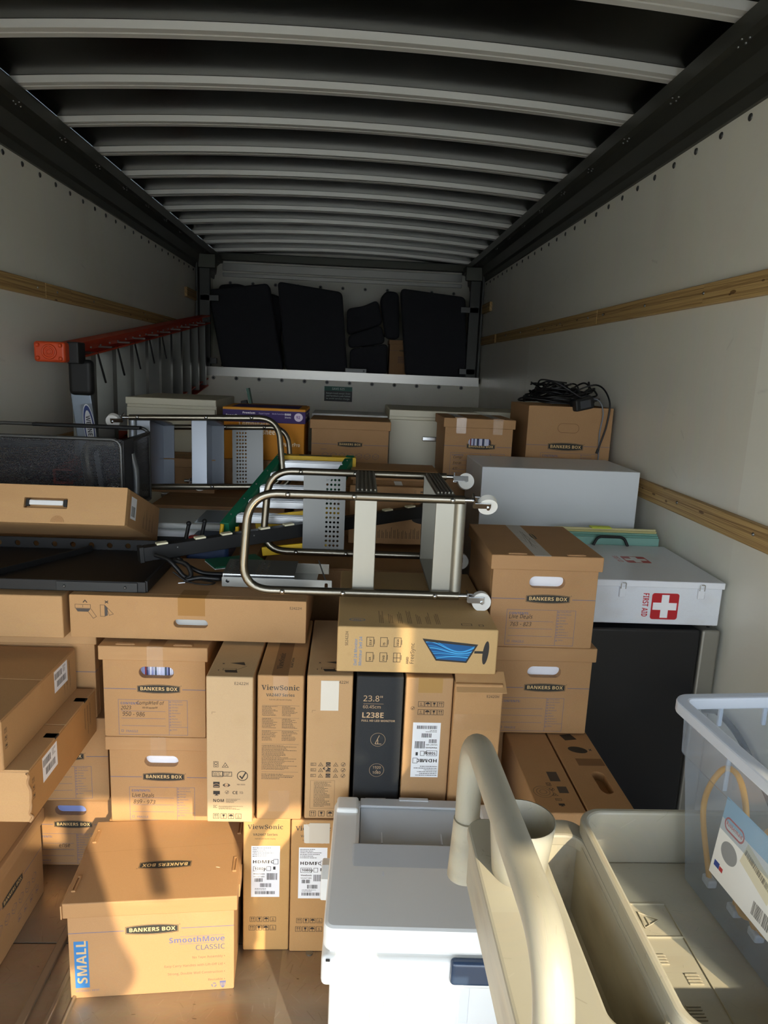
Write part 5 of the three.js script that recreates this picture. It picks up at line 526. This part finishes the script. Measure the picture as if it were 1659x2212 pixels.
// clear bin with yellow cables
const binM = new THREE.MeshPhysicalMaterial({ color: '#dfe6ee', transmission: 0.86, thickness: 0, roughness: 0.1, ior: 1.45 });
const bin = thing('clear_bin', 'clear plastic bin of yellow cables standing on the utility cart tray', 'bin', [0.845, 0.722, -0.775], 0.08);
{ const W = 0.42, D = 0.335, H = 0.272, b = 0.88; const quad = (A, Bq, C, Dq) => { const g = new THREE.BufferGeometry(); g.setAttribute('position', new THREE.BufferAttribute(new Float32Array([...A, ...Bq, ...C, ...A, ...C, ...Dq]), 3)); g.setAttribute('uv', new THREE.BufferAttribute(new Float32Array([0, 0, 1, 0, 1, 1, 0, 0, 1, 1, 0, 1]), 2)); g.computeVertexNormals(); return g; };
  const c = (k, y, f) => [[-1, -1], [1, -1], [1, 1], [-1, 1]][k].map((s, i) => s * (i ? D : W) / 2 * f); const lo = [0, 1, 2, 3].map((k) => { const [x, z] = c(k, 0, b); return [x, 0.003, z]; }), mid = [0, 1, 2, 3].map((k) => { const [x, z] = c(k, 0, 0.965); return [x, H * 0.72, z]; }), m2 = [0, 1, 2, 3].map((k) => { const [x, z] = c(k, 0, 0.985); return [x, H * 0.74, z]; }), hi = [0, 1, 2, 3].map((k) => { const [x, z] = c(k, 0, 1); return [x, H, z]; });
  for (let k = 0; k < 4; k++) { const n = (k + 1) % 4; part('wall', merge([quad(lo[k], lo[n], mid[n], mid[k]), quad(mid[k], mid[n], m2[n], m2[k]), quad(m2[k], m2[n], hi[n], hi[k])]), binM, bin); } part('bottom', quad(lo[3], lo[2], lo[1], lo[0]), binM, bin);
  const ring = shapeRect(W + 0.034, D + 0.034, 0.03); ring.holes.push(holeRect(W - 0.002, D - 0.002, 0.012, 0, 0)); const rimM = new THREE.MeshPhysicalMaterial({ color: '#e3e9f2', transmission: 0.45, thickness: 0, roughness: 0.35 }); part('rim', extr(ring, 0.012, 0.003, 8).rotateX(-Math.PI / 2).translate(0, H - 0.004, 0), rimM, bin, null, 'milky plastic rim');
  for (const [x, z] of [[-W / 2 - 0.004, -0.05], [-W / 2 - 0.004, 0.09]]) part('stiffening_rib', RB(0.006, 0.05, 0.004, 0.0015, x, H - 0.035, z), binM, bin); for (const x of [-0.15, -0.08]) part('stiffening_rib', RB(0.006, 0.03, 0.006, 0.002, x, H - 0.02, -D / 2 - 0.004), rimM, bin);
  const lab = (() => { const cv = canvas(700, 560), x = cv.getContext('2d'); x.fillStyle = '#e6e6e2'; x.fillRect(0, 0, 700, 560); x.fillStyle = '#8fc0da'; x.fillRect(0, 0, 700, 150); x.strokeStyle = '#c02a38'; x.lineWidth = 12; x.beginPath(); x.roundRect(40, 120, 210, 80, 40); x.stroke(); x.fillStyle = '#c02a38'; x.font = 'bold 38px sans-serif'; x.fillText('Rubbermaid', 54, 172, 180); x.fillStyle = '#8d8f90'; x.beginPath(); x.ellipse(150, 330, 90, 70, 0, 0, 7); x.fill(); x.fillStyle = '#d9d2b8'; x.save(); x.translate(430, 250); x.rotate(0.25); x.fillRect(-150, -60, 330, 150); x.fillStyle = '#2a2622'; for (let i = 0; i < 40; i++) x.fillRect(-140 + i * 7.4, -20, rr(2, 5), 40); x.restore(); x.fillStyle = '#333'; for (let i = 0; i < 22; i++) x.fillRect(470 + i * 8, 430, rr(2, 6), 90); x.fillStyle = '#27408a'; x.fillRect(30, 450, 60, 40); x.fillStyle = '#b03038'; x.fillRect(92, 460, 40, 30); return new THREE.MeshStandardMaterial({ map: texOf(cv), roughness: 0.5, side: THREE.DoubleSide }); })();
  const lb = part('label_card', new THREE.PlaneGeometry(0.13, 0.112), lab, bin, [-W / 2 * 0.947, 0.135, -0.005], 'product label card'); lb.rotation.set(0, -Math.PI / 2, 0); lb.rotation.order = 'YXZ'; lb.rotation.x = -0.1; }
const yM = std('#d99a2b', 0.45); const bp = (x, y, z) => V(x, y, z).applyAxisAngle(V(0, 1, 0), 0.08).add(V(0.845, 0.722, -0.775)).toArray();
const loops = [[[-0.165, 0.02, -0.12], [-0.17, 0.12, -0.15], [-0.165, 0.19, -0.13], [-0.16, 0.2, -0.1], [-0.162, 0.16, -0.07], [-0.165, 0.08, -0.06], [-0.16, 0.02, -0.02]]]; for (let i = 0; i < 9; i++) { const p = [], cx = rr(-0.105, -0.085), cz = rr(-0.05, 0.05), r = rr(0.06, 0.075); let a = rr(0, 6); for (let k = 0; k < 12; k++) { a += 0.75; p.push([cx + Math.cos(a) * r, 0.012 + rr(0, 0.07) + i * 0.008, cz + Math.sin(a) * r]); } loops.push(p); }
loops.forEach((p, i) => { const c = thing('yellow_cable', i ? 'coiled yellow cable at the bottom of the clear bin' : 'yellow cable standing in a loop against the clear bin wall', 'cable', [0, 0, 0], 0, i ? 'yellow cables coiled in the clear bin' : undefined); const P = p.map((q) => bp(...q)); part('cable_run', tube(P, 0.0042, 90, 8), yM, c); for (const e of [0, P.length - 1]) { const m = part('connector', RB(0.014, 0.012, 0.02, 0.003), std('#cfd3d6', 0.3), c, P[e]); } });
{ const c = thing('black_cable', 'thick black cable lying across the top of the clear bin', 'cable'); part('cable_run', tube([[-0.08, 0.16, -0.14], [0.0, 0.2, -0.1], [0.12, 0.19, -0.02], [0.17, 0.16, 0.1]].map((q) => bp(...q)), 0.007, 40, 8), M.cable, c); const t = thing('orange_tag', 'crumpled orange tag inside the clear bin', 'tag', bp(-0.1, 0.15, 0.0), -0.6); part('tag', (() => { const q = new THREE.BoxGeometry(0.06, 0.04, 0.002, 10, 8, 1), p = q.attributes.position; for (let i = 0; i < p.count; i++) p.setZ(i, p.getZ(i) + 0.006 * Math.sin(p.getX(i) * 160) * Math.cos(p.getY(i) * 130)); q.computeVertexNormals(); return q; })(), std('#e2824a', 0.7), t); const w = thing('white_adapter', 'round white adapter among the yellow cables', 'adapter', bp(0.0, 0.07, 0.02)); part('shell', new THREE.SphereGeometry(0.045, 24, 16).scale(1, 0.6, 1), M.beige, w); part('outlet_face', new THREE.CylinderGeometry(0.02, 0.02, 0.004, 20).translate(0, 0.027, 0), M.white, w); const v = thing('beige_lid', 'round beige lid leaning in the clear bin', 'lid', bp(0.1, 0.17, -0.08), -0.4); part('disc', new THREE.CylinderGeometry(0.075, 0.075, 0.008, 36).rotateX(1.2), M.beige, v); part('knob', new THREE.SphereGeometry(0.012, 12, 8).translate(0, 0.006, 0.006), M.beige, v); }
// strap that hangs from the raised door
const strap = thing('pull_strap', 'dark webbing strap hanging from the raised rear door', 'strap', [0.543, 1.45, 0.505]); part('webbing', RB(0.022, 0.3, 0.004, 0.001, 0, 0.2, 0), M.rubber, strap); part('grip', RB(0.042, 0.1, 0.012, 0.004, 0, 0.05, 0), M.rubber, strap); part('anchor', bar([0, 0.34, 0], [0, 0.345, 0.185], 0.008), M.rubber, strap);

// ---------- the photographer, behind the camera: casts the shadow on the left pile ----------
function fieldMesh(c, half, res, sdf, paint) {
  const mc = new MarchingCubes(res, new THREE.MeshStandardMaterial(), false, false, 90000); mc.isolation = 0; const hs = res / 2;
  for (let k = 0; k < res; k++) for (let j = 0; j < res; j++) for (let i = 0; i < res; i++) mc.field[k * res * res + j * res + i] = -sdf(c[0] + (i - hs) / hs * half, c[1] + (j - hs) / hs * half, c[2] + (k - hs) / hs * half) * 100;
  mc.update(); const n = mc.count, p = new Float32Array(n * 3), q = new Float32Array(mc.normalArray.slice(0, n * 3)), col = new Float32Array(n * 3);
  for (let i = 0; i < n; i++) { for (let a = 0; a < 3; a++) p[i * 3 + a] = c[a] + mc.positionArray[i * 3 + a] * half; paint(p[i * 3], p[i * 3 + 1], p[i * 3 + 2]).forEach((v, a) => { col[i * 3 + a] = v; }); }
  const g = new THREE.BufferGeometry(); g.setAttribute('position', new THREE.BufferAttribute(p, 3)); g.setAttribute('normal', new THREE.BufferAttribute(q, 3)); g.setAttribute('color', new THREE.BufferAttribute(col, 3)); return g;
}
const capsule = (b) => { const [ax, ay, az, ra, bx, by, bz, rb] = b, dx = bx - ax, dy = by - ay, dz = bz - az, L = dx * dx + dy * dy + dz * dz; return (x, y, z) => { const t = Math.max(0, Math.min(1, ((x - ax) * dx + (y - ay) * dy + (z - az) * dz) / L)); return Math.hypot(x - ax - dx * t, y - ay - dy * t, z - az - dz * t) - ra - (rb - ra) * t; }; };
const blend = (list, k) => (x, y, z) => { let d = 9; for (const f of list) { const e = f(x, y, z), h = Math.max(k - Math.abs(d - e), 0) / k; d = Math.min(d, e) - h * h * k * 0.25; } return d; };
{ const X = 0.12, Z = 0.42; // standing on the deck
  const bones = [[X, 0.98, Z, 0.14, X, 1.18, Z, 0.135], [X - 0.06, 1.3, Z, 0.125, X + 0.06, 1.3, Z, 0.125], [X, 1.18, Z, 0.135, X, 1.34, Z, 0.13], [X - 0.16, 1.4, Z, 0.06, X + 0.16, 1.4, Z, 0.06], [X, 1.42, Z, 0.058, X, 1.5, Z - 0.01, 0.052]];
  for (const s of [-1, 1]) { bones.push([X + s * 0.09, 0.94, Z, 0.095, X + s * 0.1, 0.5, Z - 0.01, 0.06], [X + s * 0.1, 0.5, Z - 0.01, 0.06, X + s * 0.105, 0.1, Z + 0.02, 0.042], [X + s * 0.105, 0.045, Z + 0.03, 0.042, X + s * 0.12, 0.035, Z - 0.16, 0.033]);
    bones.push([X + s * 0.19, 1.4, Z, 0.056, X + s * 0.235, 1.14, Z - 0.07, 0.045], [X + s * 0.235, 1.14, Z - 0.07, 0.044, X + s * 0.075, 1.325, Z - 0.31, 0.03]); }
  const skin = [0.45, 0.27, 0.19], shirt = [0.10, 0.12, 0.16], jeans = [0.05, 0.07, 0.12], shoe = [0.03, 0.03, 0.03];
  const body = fieldMesh([X, 0.9, Z - 0.08], 0.95, 112, blend(bones.map(capsule), 0.05), (x, y, z) => y < 0.09 ? shoe : y < 0.97 ? jeans : (y > 1.45 || (z < Z - 0.175 && y > 1.05)) ? skin : shirt);
  // head with brow, eye sockets, nose, mouth, chin and ears; hair as a cap
  const hy = 1.62, hz = Z - 0.03, hp = [[X, hy + 0.025, hz + 0.012, 0.088, X, hy + 0.02, hz - 0.01, 0.084], [X, hy - 0.045, hz - 0.03, 0.06, X, hy - 0.085, hz - 0.055, 0.034], [X, hy + 0.005, hz - 0.09, 0.012, X, hy - 0.03, hz - 0.108, 0.016], [X - 0.05, hy - 0.02, hz - 0.045, 0.03, X + 0.05, hy - 0.02, hz - 0.045, 0.03], [X - 0.02, hy - 0.062, hz - 0.094, 0.009, X + 0.02, hy - 0.062, hz - 0.094, 0.009], [X, 1.48, Z - 0.01, 0.052, X, 1.56, hz, 0.05]];
  for (const s of [-1, 1]) hp.push([X + s * 0.088, hy + 0.012, hz, 0.012, X + s * 0.084, hy - 0.03, hz, 0.01], [X + s * 0.05, hy + 0.024, hz - 0.082, 0.01, X + s * 0.016, hy + 0.026, hz - 0.088, 0.01]);
  const headF = blend(hp.map(capsule), 0.022), eyes = [-1, 1].map((s) => capsule([X + s * 0.033, hy, hz - 0.09, 0.013, X + s * 0.034, hy, hz - 0.089, 0.013]));
  const head = fieldMesh([X, hy - 0.02, hz - 0.02], 0.17, 88, headF, (x, y, z) => eyes.some((e) => e(x, y, z) < 0.001) ? [0.05, 0.04, 0.04] : Math.abs(y - hy + 0.062) < 0.006 && z < hz - 0.09 ? [0.4, 0.16, 0.13] : (y > hy + 0.05 || (z > hz + 0.02 && y > hy - 0.05)) ? [0.05, 0.035, 0.025] : skin);
  const parts = [body, head];
  for (const s of [-1, 1]) { const w = [X + s * 0.075, 1.325, Z - 0.31], P = [X + s * 0.052, 1.375, Z - 0.365]; const hb = [[...w, 0.029, ...P, 0.027], [P[0] + s * 0.012, P[1] - 0.01, P[2] + 0.01, 0.022, P[0] - s * 0.004, P[1] + 0.02, P[2] - 0.006, 0.02]];
    const len = [0.07, 0.076, 0.07, 0.056]; for (let k = 0; k < 4; k++) { const y0 = P[1] + 0.028 - k * 0.019, a = [P[0] + s * 0.012, y0, P[2] - 0.006], m = [P[0] + s * 0.004, y0 + 0.004, P[2] - 0.034], e = [m[0] - s * len[k] * 0.5, y0 + 0.006, m[2] - 0.003]; hb.push([...a, 0.0098, ...m, 0.0088], [...m, 0.0088, ...e, 0.0076]); }
    hb.push([P[0] - s * 0.006, P[1] + 0.004, P[2] + 0.012, 0.0125, P[0] - s * 0.02, P[1] + 0.028, P[2] + 0.004, 0.0105], [P[0] - s * 0.02, P[1] + 0.028, P[2] + 0.004, 0.0105, P[0] - s * 0.03, P[1] + 0.046, P[2] - 0.006, 0.0085]);
    parts.push(fieldMesh([P[0], P[1], P[2] + 0.01], 0.11, 74, blend(hb.map(capsule), 0.006), () => skin)); }
  const ps = thing('person', 'person in a dark shirt and jeans holding up a phone', 'person', [X, 0, Z]);
  const bm = new THREE.Mesh(mergeGeometries(parts), new THREE.MeshStandardMaterial({ vertexColors: true, roughness: 0.75 })); bm.name = 'body'; bm.castShadow = bm.receiveShadow = true; bm.position.set(-X, 0, -Z); ps.add(bm);
  const ph = thing('phone', 'black phone held up by the person', 'phone', [0.118, 1.315, 0.036]); part('case', RB(0.078, 0.162, 0.009, 0.004, 0, 0.081, 0), M.black, ph); part('screen', RB(0.07, 0.152, 0.001, 0.0004, 0, 0.081, 0.0048), M.blackGloss, ph);
}
renderer.render(scene, camera);
